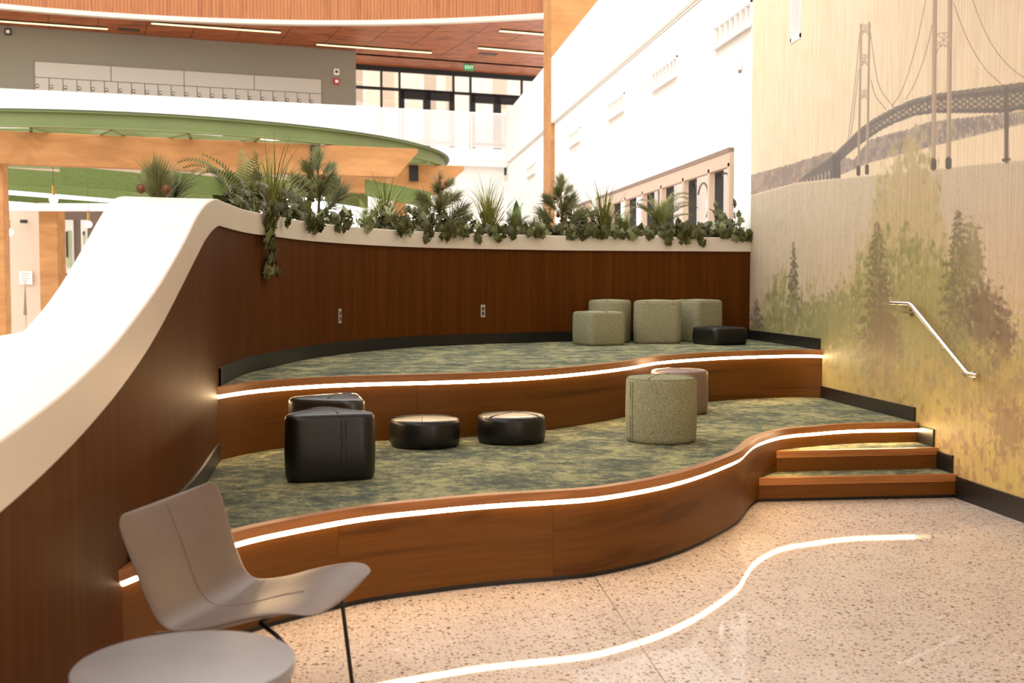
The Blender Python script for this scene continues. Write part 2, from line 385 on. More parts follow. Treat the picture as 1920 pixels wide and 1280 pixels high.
# ---- mural wall: printed wood-grain wall covering (print colours stored per vertex)
def vnoise(x, y, seed):
    xi = np.floor(x).astype(int); yi = np.floor(y).astype(int); fx = x - xi; fy = y - yi
    fx = fx * fx * (3 - 2 * fx); fy = fy * fy * (3 - 2 * fy)
    def h(a, b):
        n = (a * 374761393 + b * 668265263 + seed * 974634777) & 0xFFFFFFFF
        n = ((n ^ (n >> 13)) * 1274126177) & 0xFFFFFFFF
        return ((n ^ (n >> 16)) & 0xFFFF) / 65535.0
    return (h(xi, yi) * (1 - fx) + h(xi + 1, yi) * fx) * (1 - fy) + (h(xi, yi + 1) * (1 - fx) + h(xi + 1, yi + 1) * fx) * fy
def fbm(x, y, seed, o=4):
    s = 0; a = 0.5; t = 0
    for k in range(o): s = s + a * vnoise(x * 2 ** k, y * 2 ** k, seed + k); t += a; a *= 0.55
    return s / t
def ip(x, pts): a = np.array(pts, float); return np.interp(x, a[:, 0], a[:, 1])
def sm(a, b, x): t = np.clip((x - a) / (b - a), 0, 1); return t * t * (3 - 2 * t)
def paint(px, py, Y, Z):
    lin = lambda c: np.array(srgb(*c)[:3])
    n1 = fbm(px / 7, py / 16, 3); n2 = fbm(px / 22, py / 34, 11); n3 = fbm(px / 3.2, py / 6, 21, 3)
    col = np.zeros(px.shape + (3,))
    def put(mask, c):
        nonlocal col
        mk = np.clip(mask, 0, 1)[..., None]; col = col * (1 - mk) + lin(c) * mk
    put(np.ones_like(px), (250, 224, 186))
    put(sm(0.35, 0.8, n2) * 0.5, (246, 214, 172))
    water = ip(px, [(1300, 372), (1411, 365), (1490, 343), (1562, 335), (1630, 328), (1745, 317), (1831, 307), (1920, 299), (2100, 280)])
    put(sm(0, 4, py - water), (214, 192, 162)); put(sm(30, 220, py - water) * 0.8, (214, 184, 146)); put(sm(0.55, 0.75, n3) * sm(0, 5, py - water) * 0.35, (186, 164, 138))
    # hills
    ht = ip(px, [(1300, 345), (1411, 327), (1490, 305), (1558, 284), (1600, 300), (1629, 262), (1695, 244), (1738, 230), (1788, 223), (1885, 212), (1920, 208), (2100, 180)]) + (n3 - 0.5) * 5
    hb = np.where(px < 1572, water, ip(px, [(1572, 330), (1630, 305), (1788, 264), (1881, 241), (1920, 232), (2100, 200)]))
    hill = sm(-1, 1.5, py - ht) * sm(-1, 1.5, hb - py)
    put(hill, (186, 164, 148)); put(hill * sm(0.40, 0.65, n1), (162, 146, 138)); put(hill * (px < 1560) * sm(0.5, 0.65, n3) * 0.7, (176, 138, 112))
    put(hill * sm(.62, .7, n3) * (px > 1700) * .6, (222, 206, 186))
    def seg(pts, w, c, a=1.0):
        pts = np.array(pts, float)
        for (x0, y0), (x1, y1) in zip(pts[:-1], pts[1:]):
            dx, dy = x1 - x0, y1 - y0; L = dx * dx + dy * dy
            t = np.clip(((px - x0) * dx + (py - y0) * dy) / L, 0, 1)
            dd = np.hypot(px - x0 - t * dx, py - y0 - t * dy); put(sm(w / 2 + 0.7, w / 2 - 0.5, dd) * a, c)
    def curve(pts, w, c, a=1.0):
        seg(catmull(pts, 6), w, c, a)
    gc = (196, 168, 140)
    for pts in ([(1736, 0), (1716, 92), (1693, 165), (1673, 199)], [(1752, 30), (1738, 90), (1718, 150), (1698, 187)], [(1632, 60), (1640, 120), (1650, 165), (1676, 202)],
                [(1633, 150), (1642, 180), (1661, 205)], [(1612, 60), (1604, 150), (1590, 262)], [(1610, 130), (1600, 220), (1594, 258)],
                [(1788, 5), (1804, 50), (1824, 93), (1850, 132), (1879, 159), (1900, 185), (1925, 214)], [(1822, -5), (1842, 48), (1864, 90), (1892, 124), (1925, 149)]):
        curve(pts, 1.5, (150, 132, 118), 0.75)
    # approach and deck
    ut = ip(px, [(1497, 340), (1508, 328), (1562, 290), (1565, 287), (1587, 266), (1612, 241), (1637, 223), (1673, 203), (1709, 187), (1752, 176), (1795, 170), (1849, 163), (1920, 154), (2100, 132)])
    lt = ip(px, [(1497, 342), (1558, 318), (1572, 305), (1601, 280), (1630, 259), (1652, 244), (1680, 230), (1716, 217), (1752, 212), (1849, 212), (1881, 212), (1920, 205), (2100, 190)])
    dk = sm(-0.8, 0.8, py - ut) * sm(-0.8, 0.8, lt - py) * (px > 1497)
    put(dk, (134, 122, 114))
    f = (py - ut) / np.maximum(lt - ut, 1)
    lat = (np.abs(((px * 0.35 + py * 0.5) % 5) - 2.5) < 0.9) | (np.abs(((px * 0.35 - py * 0.5) % 5) - 2.5) < 0.9)
    put(dk * sm(0.32, 0.4, f) * sm(0.86, 0.78, f) * (1 - lat) * sm(1590, 1680, px) * 0.75, (206, 182, 150))
    put(dk * sm(0.0, 0.06, f) * sm(0.2, 0.12, f) * 0.5, (170, 152, 134))
    pier = (px > 1508) & (px < 1560) & (((px - 1508) % 7) < 2.6)
    put(pier * sm(-1, 1, py - lt) * sm(-1, 1, water - py) * 0.9, (112, 104, 100))
    put(sm(1559, 1561, px) * sm(1577, 1575, px) * sm(288, 292, py) * sm(336, 333, py), (120, 110, 106))
    # towers
    for xa, xb, y0, y1, w in ((1614.5, 1609.5, 46, 326, 4.4), (1630, 1625.6, 43, 324, 4.4), (1755.5, 1750, -260, 314, 8.5), (1784, 1778.5, -260, 312, 8.5)):
        seg([(xa, max(y0, -260)), (xb, y1)], w, gc, 0.95); seg([(xa + w * .3, y0), (xb + w * .3, y1)], 1.2, (140, 120, 104), 0.7)
        seg([(xb, y1 - 12), (xb, y1)], w + 3, (112, 98, 90))
    for (x0, x1, ya, yb) in ((1614, 1630, 48, 60), (1613, 1629, 104, 118), (1612, 1628, 170, 181), (1755, 1783, 63, 86)):
        seg([(x0, ya), (x1, ya - 2)], 1.6, gc); seg([(x0, yb), (x1, yb - 2)], 1.6, gc); seg([(x0, ya), (x1, yb)], 1.5, gc); seg([(x0, yb), (x1, ya)], 1.5, gc)
        xm = (x0 + x1) / 2; seg([(x0, (ya + yb) / 2), (xm, yb), (xm, ya), (x1, (ya + yb) / 2)], 1.2, gc)
        curve([(x0 + 1, yb + (x1 - x0) * .5), (x0 + (x1 - x0) * .2, yb + 4), (xm, yb), (x1 - (x1 - x0) * .2, yb + 3), (x1 - 1, yb + (x1 - x0) * .45)], 1.6, gc)
    seg([(1887.5, 165), (1887, 302)], 8, (132, 118, 108)); seg([(1881, 300), (1893, 299)], 5, (110, 100, 96))
    # trees
    def mass(top, c1, c2, soft=16, seed=5, den=0.55):
        nn = fbm(px / 8 + seed * 13, py / 20, seed, 4)
        e = py - ip(px, top) + (nn - 0.5) * 130 + (fbm(px / 3.5, py / 18, seed + 70, 3) - .5) * 60
        mk = sm(-soft, soft, e); mk = mk * (0.2 + 0.8 * sm(den - 0.16, den + 0.06, fbm(px / 5 + seed, py / 13, seed + 40, 4) + sm(0, 200, e) * 0.25))
        put(mk * 0.9, c1); put(mk * sm(0.45, 0.65, fbm(px / 5, py / 10, seed + 9, 3)) * 0.7, c2)
    def spruce(x, y0, y1, w, c, seed=3):
        t = np.clip((py - y0) / (y1 - y0), 0, 1.0)
        nn = fbm(px / 4, py / 5, seed, 3)
        half = w * (0.06 + 0.94 * t ** 0.8) * (0.55 + 0.75 * np.abs(((py - y0) / (9 + 10 * t)) % 1.0 - 0.0)) * (0.55 + nn * 0.8)
        put(sm(2.5, -1.5, np.abs(px - x) - half) * ((py > y0) & (py < y1 + 30)) * sm(y1 + 30, y1 - 60, py) * (.35 + .5 * sm(.35, .6, nn)), c)
    mass([(1380, 700), (1405, 640), (1425, 560), (1460, 505), (1490, 545), (1520, 530), (1560, 555), (1595, 495), (1630, 420), (1645, 330), (1690, 285), (1716, 250), (1735, 290), (1765, 330), (1772, 440), (1800, 430), (1840, 540), (1900, 640), (2000, 640)],
         (200, 180, 124), (176, 160, 96), 18, 5)
    mass([(1600, 600), (1640, 380), (1675, 310), (1716, 262), (1730, 300), (1760, 400), (1790, 560)], (206, 176, 128), (196, 180, 118), 14, 8, .5)
    mass([(1380, 760), (1420, 610), (1450, 520), (1500, 560), (1560, 570), (1600, 500), (1640, 450), (1700, 430), (1760, 470), (1830, 520), (1880, 620), (1940, 660)], (166, 156, 92), (144, 136, 78), 20, 15, .5)
    spruce(1488, 452, 600, 15, (108, 102, 78)); spruce(1418, 560, 650, 22, (120, 110, 84), 9); spruce(1645, 415, 690, 42, (132, 114, 82), 6); spruce(1797, 393, 640, 44, (128, 112, 80), 7)
    def blob(x, y, rx, ry, c, seed, a=.8):
        nn = fbm(px / 6, py / 7, seed, 4); r = np.hypot((px - x) / rx, (py - y) / ry)
        put(sm(1.0, 0.5, r + (nn - 0.5) * 1.5) * a, c)
    for b in ((1845, 590, 40, 90, (128, 104, 82), 31), (1882, 640, 26, 75, (122, 98, 78), 32), (1660, 640, 36, 110, (148, 122, 84), 33), (1730, 600, 50, 120, (176, 160, 92), 34),
              (1560, 600, 60, 60, (158, 150, 92), 35), (1820, 480, 30, 70, (150, 134, 88), 36), (1900, 760, 60, 80, (150, 118, 84), 37)): blob(*b)
    low = sm(640, 800, py + (n2 - 0.5) * 120)
    put(low * 0.85, (206, 172, 92)); put(low * sm(0.45, 0.62, n2) * 0.8, (196, 172, 84)); put(low * sm(0.52, 0.66, n1) * 0.75, (166, 126, 84)); put(low * sm(0.6, 0.72, fbm(px / 14, py / 14, 55)) * .6, (188, 148, 100))
    blob(1890, 800, 40, 60, (150, 116, 82), 41, .7)
    lum = col @ np.array([.3, .55, .15]); col = col * .84 + lum[..., None] * np.array([1.03, 1.0, .93]) * .16
    return col * (0.82 + 0.14 * (fbm(Y * 60, Z * 3, 77, 3))[..., None])
ya = np.r_[np.arange(0.5, 6.4, 0.05), np.arange(6.4, CORN_Y, 0.009), CORN_Y]; za = np.r_[np.arange(0, 5.0, 0.009), 5.0]
Yg, Zg = np.meshgrid(ya, za, indexing='ij'); nY, nZ = Yg.shape
V = np.stack([np.full_like(Yg, XM), Yg, Zg], -1) - EYE
da = V @ vA; PX = 960 + F * (V @ vR) / da; PY = 640 - F * (V @ vU) / da
far = Yg < 6.4
PX = np.where(far, 1960 + (6.4 - Yg) * 160, PX); PY = np.where(far, 930 - Zg * 260, PY)
rgb = paint(PX, PY, Yg, Zg)
me = bpy.data.meshes.new('wall_right'); nv = nY * nZ
# the narrow light slot in the mural is a real opening
SL0 = on_X(1484, 76, XM); SL1 = on_X(1501, 70, XM); sy0, sy1 = sorted((SL0[1], SL1[1])); sz0 = SL0[2]
idx = np.arange(nv).reshape(nY, nZ)
q = np.stack([idx[:-1, :-1], idx[:-1, 1:], idx[1:, 1:], idx[1:, :-1]], -1)
yc = 0.5 * (Yg[:-1, :-1] + Yg[1:, 1:]); zcen = 0.5 * (Zg[:-1, :-1] + Zg[1:, 1:])
q = q[~((yc > sy0) & (yc < sy1) & (zcen > sz0))].reshape(-1, 4)
me.vertices.add(nv); me.vertices.foreach_set('co', np.stack([np.full_like(Yg, XM), Yg, Zg], -1).reshape(-1).astype(np.float32))
me.loops.add(q.size); me.loops.foreach_set('vertex_index', q.reshape(-1).astype(np.int32))
me.polygons.add(len(q)); me.polygons.foreach_set('loop_start', np.arange(0, q.size, 4, dtype=np.int32)); me.polygons.foreach_set('loop_total', np.full(len(q), 4, np.int32))
me.update(calc_edges=True)
ca = me.color_attributes.new('print', 'FLOAT_COLOR', 'POINT')
ca.data.foreach_set('color', np.concatenate([rgb, np.ones(rgb.shape[:2] + (1,))], -1).reshape(-1).astype(np.float32))
t = NT('printed_wood_mural'); at = t.n('ShaderNodeVertexColor', layer_name='print')
tc = t.n('ShaderNodeTexCoord'); mp = t.n('ShaderNodeMapping'); mp.inputs['Scale'].default_value = (1, 55, 1.3); t.l(tc.outputs['Object'], mp.inputs[0])
gn = t.n('ShaderNodeTexNoise', inp={'Scale': 1.6, 'Detail': 6, 'Roughness': 0.65, 'Distortion': 0.3}); t.l(mp.outputs[0], gn.inputs['Vector'])
t.l(t.mix(1.0, at.outputs[0], t.ramp(gn.outputs[0], [(0.3, (0.80, 0.78, 0.76, 1)), (0.6, (1.0, 1.0, 1.0, 1))]), 'MULTIPLY'), t.b.inputs['Base Color'])
t.b.inputs['Roughness'].default_value = 0.5; t.b.inputs['Specular IOR Level'].default_value = 0.25; t.bump(gn.outputs[0], 0.05, 0.004)
me.materials.append(t.m); wr = bpy.data.objects.new('wall_right', me); C.objects.link(wr)
struct(wr, 'wood grain wall printed with a hazy suspension bridge, water and autumn trees')
m = MB(); m.box((XM + 0.002, 0.5, -0.05), (XM + 0.16, sy0 - 0.02, 5.0)); m.box((XM + .002, sy1 + .02, -.05), (XM + .16, CORN_Y, 5.0)); m.box((XM + .002, sy0 - .02, -.05), (XM + .16, sy1 + .02, sz0 - .02)); m.build('backing', 'white', wr)
w1 = empty('window_1', (XM, sy0, sz0)); struct(w1, 'narrow vertical light slot high in the mural')
m = MB()
for a, b in ((sy0 - 0.012, sy0 + 0.012), (sy1 - 0.012, sy1 + 0.012)): m.box((XM - 0.008, a, sz0 - 0.02), (XM + 0.12, b, 5.0))
m.box((XM - 0.008, sy0 - .012, sz0 - 0.03), (XM + 0.12, sy1 + .012, sz0 + 0.02)); m.build('window_frame', 'white', w1)
m = MB(); m.box((XM + 0.10, sy0, sz0), (XM + 0.115, sy1, 5.0)); m.build('pane', plain('grey_violet_glass', srgb(206, 196, 200), 0.2), w1)

# ---- baseboards along the mural, one length per level
STEP1Z, STEP2Z = 0.165, 0.312
s1a = on_z(1428, 896.5, STEP1Z); s1b = np.array([XM, on_X(1795.6, 889.4, XM)[1]]); s2a = on_z(1480, 845, STEP2Z); s2b = np.array([XM, on_X(1760, 840.6, XM)[1]])
YT2 = t2[-1][1]; YT1 = t1[-1][1]
for nm, y0, y1, z0, h in (('baseboard_right', 0.5, s1b[1] + .01, 0, 0.152), ('baseboard_right', s1b[1] + .06, s2b[1] + 0.015, STEP1Z, 0.125), ('baseboard_right', s2b[1] + 0.06, YT2 + 0.02, STEP2Z, 0.125),
                          ('baseboard_right', YT2 + 0.06, YT1 + 0.02, ZT2, 0.107), ('baseboard_right', YT1 + 0.06, CORN_Y, ZT1, 0.102)):
    m = MB(); m.box((XM - 0.014, y0, z0), (XM, y1, z0 + h)); struct(m.build(nm, 'black_base', None, bevel=0.002))

# ---- curved timber wall, its white cap and the planter on top
wpx = np.array([proj((p[0], p[1], ZT1))[0] for p in wall])
capB = [(-400, 1240), (-200, 1100), (0, 941.6), (68.7, 881.4), (137.5, 814.4), (206, 737), (258, 666.6), (290, 614.5), (311, 576), (333, 534.7), (355, 493), (377, 451.6), (390, 434), (403, 423), (414, 421.4)]
capT = [(-400, 1060), (-200, 950), (0, 823), (68.7, 773), (137.5, 719.8), (206, 654.5), (236, 618.5), (267.5, 577.4), (300, 532.5), (333, 477.8), (355, 437.4), (370, 405.6), (388, 381.6), (403, 372.8), (414, 372.4)]
capO = [(-400, 900), (-200, 800), (0, 663), (23, 639), (82, 575.6), (108, 540.5), (131, 505), (162, 453.7), (183, 416), (194.5, 397.5), (206, 378.8), (220, 369.4), (234, 367.7)]
i0 = int(np.argmax((wpx > -330) & (np.arange(len(wall)) > 5)))
wall = wall[i0:]; wpx = wpx[i0:]; Nw = normals(wall); CW_ = 0.46
def zpix(P, pts):
    x, _ = proj((P[0], P[1], 1.5)); y = np.interp(x, [a for a, b in pts], [b for a, b in pts]); d = (np.array([P[0], P[1], 0]) @ vF)
    return on_vp(x, y, P, (P[0] + vR[0], P[1] + vR[1]))[2]
ZB, ZTP = 1.833, 1.983
zb = np.full(len(wall), ZB); zt = np.full(len(wall), ZTP); zo = np.full(len(wall), ZTP)
iP = int(np.argmax(wpx > 408))       # where the planter starts
for i in range(len(wall)):
    if wpx[i] < 412:
        zb[i] = min(ZB, zpix(wall[i], capB)); zt[i] = min(ZTP, zpix(wall[i] + Nw[i] * 0.02, capT))
    O = wall[i] - Nw[i] * CW_
    if i < iP: zo[i] = min(ZTP, zpix(O, capO))
def sm1(a, it=4):
    a = a.copy()
    for _ in range(it): a[1:-1] = .25 * a[:-2] + .5 * a[1:-1] + .25 * a[2:]
    return a
zb, zt, zo = sm1(zb), sm1(zt), sm1(zo)
m = MB(); sweep(m, wall, lambda i: [(0, 0), (0, zb[i] + 0.02), (-0.44, zb[i] + 0.0), (-0.44, 0)], closed=True)
# grain vertical: swap the UV axes
m.uv = [[(b, a) for a, b in u] if u else None for u in m.uv]
wl_o = struct(m.build('wall_left', 'wallwood', None, smooth=0.5), 'dark stained walnut veneer wall sweeping round the seating')
m = MB(); sweep(m, wall[:iP + 1], lambda i: [(0.02, zb[i]), (0.02, zt[i] - 0.006), (0.014, zt[i]), (-CW_ + .006, zo[i]), (-CW_, zo[i] - 0.006), (-CW_, zo[i] - 0.16)], closed=True)
tr = struct(m.build('trim_1', 'cap', None, smooth=0.5), 'thick white solid surface cap sloping down the curved wall')
m = MB(); pl = wall[iP:]
sweep(m, pl, [(0.02, ZB), (0.02, ZTP - 0.005), (0.015, ZTP), (-0.035, ZTP), (-0.035, ZB)], closed=True)
planter = empty('planter', (wall[-40][0], wall[-40][1], ZB), label='long white planter trough along the top of the curved walnut wall', cat='planter')
m.build('front_rim', 'cap', planter, smooth=0.5)
m = MB(); sweep(m, pl, [(-0.43, ZB), (-0.43, ZTP), (-CW_, ZTP), (-CW_, ZB)], closed=True); m.build('back_rim', 'cap', planter, smooth=0.5)
m = MB(); sweep(m, pl, [(-0.035, ZB + .02), (-0.035, ZTP - 0.045), (-0.43, ZTP - 0.045), (-0.43, ZB + .02)], closed=True); m.build('soil', 'soil', planter)
m = MB(); iA = int(np.argmin(np.linalg.norm(wall - t1[0], axis=1))); iC = int(np.argmin(np.linalg.norm(wall - t2[0], axis=1)))
sweep(m, wall[iA + 1:], [(0.012, ZT1), (0.012, ZT1 + 0.104), (0, ZT1 + 0.106)]); struct(m.build('baseboard_back', 'black_base', None, smooth=0.5), 'black curved baseboard on the upper tier')
m = MB(); sweep(m, wall[iC + 2:iA + 1], [(0.012, ZT2), (0.012, ZT2 + 0.104), (0, ZT2 + 0.106)]); struct(m.build('baseboard_left', 'black_base', None, smooth=0.5), 'black baseboard along the lower tier')

# ---- unseen slab above the frame and wall behind the camera, added to shape the light
m = MB(); m.box((-0.9, -1.2, 5.0), (XM + .2, 8.4, 5.25)); struct(m.build('ceiling', 'white'), 'unseen white slab added over the seating tiers to block skylight')
m = MB(); m.box((-7, -3.6, 0), (XM + .2, -3.4, 7.0)); struct(m.build('wall_light_block', 'beige'), 'unseen beige wall added behind the viewpoint to cut front light')

# ================================================================== SEATING TIERS
def tier(name, label, P, ztop, zbase, breaks, back, toe):
    mid = P[len(P) // 2]; E = empty(name, (mid[0], mid[1], zbase), label=label, cat='seating platform')
    nz, lz = 0.046, 0.024
    m = MB(); sweep(m, P, [(-0.055, ztop), (0.0, ztop), (0.0, ztop - nz), (-0.016, ztop - nz), (-0.055, ztop - nz)], closed=True); m.build('nosing', 'nosing', E, smooth=0.5)
    m = MB(); sweep(m, P, [(-0.004, ztop - nz), (-0.014, ztop - nz - lz)]); m.build('led_strip', 'led', E, smooth=0.5)
    px = np.array([proj((p[0], p[1], ztop))[0] for p in P]); cut = [0] + [int(np.argmin(np.abs(px - b))) for b in breaks] + [len(P) - 1]
    zl = zbase + toe
    for k in range(len(cut) - 1):
        Q = P[cut[k]:cut[k + 1] + 1].copy()
        if k: Q[0] = Q[0] + (Q[1] - Q[0]) * 0.045
        m = MB(); sweep(m, Q, [(-0.014, ztop - nz - lz), (-0.014, zl), (-0.03, zl), (-0.03, ztop - nz - lz)], closed=True, u0=k * 7.3)
        m.build('riser_panel', 'riser', E, smooth=0.5)
    if toe:
        m = MB(); sweep(m, P, [(-0.03, zl), (-0.03, zbase)]); m.build('toe_kick', 'black_base', E, smooth=0.5)
    n = 120; A = resample(P - normals(P) * 0.054, n); B = resample(back, n)
    m = MB(); vs_ = []
    for k in range(n):
        for j in range(5):
            w = j / 4; p = A[k] * (1 - w) + B[k] * w; vs_.append((p[0], p[1], ztop - 0.001))
    m.add(vs_, [(k * 5 + j, (k + 1) * 5 + j, (k + 1) * 5 + j + 1, k * 5 + j + 1) for k in range(n - 1) for j in range(4)])
    m.build('carpet', 'carpet', E)
    return E
tier('seating_tier', 'lower carpeted seating tier with glowing strip under its wavy front edge', t2, ZT2, 0, [640, 1041, 1404, 1470], t1 + normals(t1) * (-0.05), 0.026)
tier('seating_tier', 'upper carpeted seating tier against the curved walnut wall', t1, ZT1, ZT2, [780, 1200], wall[iA:] - Nw[iA:] * 0.05, 0.0)

def step(label, a, b, z0, z1, back, toe):
    # a: left end of the front edge, b: right end at the mural, back: depth
    a = np.array(a[:2]); E = empty('stair_step', ((a[0] + b[0]) / 2, b[1], z0), label=label, cat='stair step')
    bb = np.array([XM, b[1]]); t_ = (bb - a) / np.linalg.norm(bb - a); nrm = np.array([-t_[1], t_[0]])
    P = resample(np.array([a - t_ * 0.12, bb]), 8)
    m = MB(); sweep(m, P, [(-0.05, z1), (0, z1), (0, z1 - 0.05), (-0.05, z1 - 0.05)], closed=True); m.build('nosing', 'nosing', E)
    m = MB(); sweep(m, P, [(-0.004, z1 - 0.053), (-0.004, z0 + toe), (-0.03, z0 + toe), (-0.03, z1 - 0.053)], closed=True, u0=3.1 + z1 * 9); m.build('riser', 'riser', E)
    if toe:
        m = MB(); sweep(m, P, [(-0.02, z0 + toe), (-0.02, z0)]); m.build('toe_kick', 'black_base', E)
    m = MB(); sweep(m, P, [(-0.05, z1 - 0.001), (-back, z1 - 0.001)]); m.build('carpet', 'carpet', E)
    return E
step('lowest carpeted wooden step beside the mural', s1a, s1b, 0, STEP1Z, 0.42, 0.024)
step('second carpeted wooden step beside the mural, just below the lower tier', s2a, s2b, STEP1Z, STEP2Z, 0.36, 0)

# ---- handrail on the mural
hr = empty('handrail', (XM, on_X(1760, 640, XM)[1], 0.9), label='stainless steel handrail on the mural beside the steps', cat='handrail')
XR = XM - 0.085
hp = [on_X(1671, 568.5, XR), on_X(1708, 570, XR), on_X(1815, 701, XR), on_X(1834, 702.5, XR)]
hp[1][2] = hp[0][2]
pts = [hp[0], hp[1] + (hp[0] - hp[1]) * 0.04, hp[1] + (hp[2] - hp[1]) * 0.03, hp[2] + (hp[1] - hp[2]) * 0.02, hp[2] + np.array([0, -0.01, 0]), np.array([XR, hp[3][1], hp[2][2] - .003])]
m = MB(); m.tube(pts, 0.019, 16); m.build('rail', 'steel', hr, smooth=0.8)
for f in (0.5, ):
    B = hp[1] + (hp[0] - hp[1]) * 0.45
for B in (hp[1] + (hp[0] - hp[1]) * 0.45, hp[2] + (hp[1] - hp[2]) * 0.10):
    m = MB(); m.tube([B + vZ * -0.015, B + vZ * -0.05, B + np.array([0.02, 0, -0.065]), (XM - 0.004, B[1], B[2] - 0.065)], 0.006, 8)
    m.tube([(XM - 0.012, B[1], B[2] - 0.065), (XM, B[1], B[2] - 0.065)], 0.032, 20); m.build('bracket', 'steel', hr, smooth=0.8)

# ---- outlets on the curved wall
for px_, py_, lab in ((640, 592, 'grey wall outlet on the walnut wall, nearer the white slope'), (902.5, 583, 'grey wall outlet on the walnut wall, nearer the ottomans')):
    i = int(np.argmin(np.abs(wpx - px_) + (np.arange(len(wall)) < iA) * 1e6)); P = wall[i]; n = Nw[i]; tt = np.array([-n[1], n[0]])
    z = on_vp(px_, py_, P, P + tt)[2]; E = empty('wall_outlet', (P[0], P[1], z), label=lab, cat='outlet', group='wall outlets')
    m = MB(); A = P - tt * 0.026 + n * 0.0; B = P + tt * 0.026
    m.obox(B, A, 0.006, z - 0.062, z + 0.062); m.build('cover_plate', 'outlet', E, bevel=0.002)
    for dz in (-0.024, 0.024):
        m = MB(); m.obox(P + tt * 0.013, P - tt * 0.013, 0.003, z + dz - 0.017, z + dz + 0.017, off=0.006); m.build('socket', 'outlet_dark', E)

# ================================================================== OTTOMANS
def roundpoly(P, r, seg=7):
    P = [np.array(p, float) for p in P]; out = []; n = len(P)
    for i in range(n):
        a, b, c = P[i - 1], P[i], P[(i + 1) % n]; u = (a - b) / np.linalg.norm(a - b); v = (c - b) / np.linalg.norm(c - b)
        ang = math.acos(np.clip(u @ v, -1, 1)); d = r / math.tan(ang / 2); p, q_ = b + u * d, b + v * d
        cen = b + (u + v) / np.linalg.norm(u + v) * (r / math.sin(ang / 2)); a0 = math.atan2(*(p - cen)[::-1]); a1 = math.atan2(*(q_ - cen)[::-1])
        da_ = (a1 - a0 + PI) % (2 * PI) - PI
        out += [cen + r * np.array([math.cos(a0 + da_ * k / seg), math.sin(a0 + da_ * k / seg)]) for k in range(seg + 1)]
    return out
def densify(P, step_=0.03):
    out = []
    for a, b in zip(P, P[1:] + P[:1]):
        k = max(1, int(np.linalg.norm(b - a) / step_)); out += [a + (b - a) * j / k for j in range(k)]
    return out
def outline(shape, w):
    if shape == 'round': return [np.array([w / 2 * math.cos(a), w / 2 * math.sin(a)]) for a in np.linspace(0, 2 * PI, 49)[:-1]]
    if shape == 'square': return densify(roundpoly([(-w / 2, -w / 2), (w / 2, -w / 2), (w / 2, w / 2), (-w / 2, w / 2)], 0.06))
    if shape == 'wedge':   # rounded triangle, slightly bowed sides
        P = densify(roundpoly([(-w * .655, -w * .42), (w * .655, -w * .42), (0, w * .72)], 0.085))
        return P
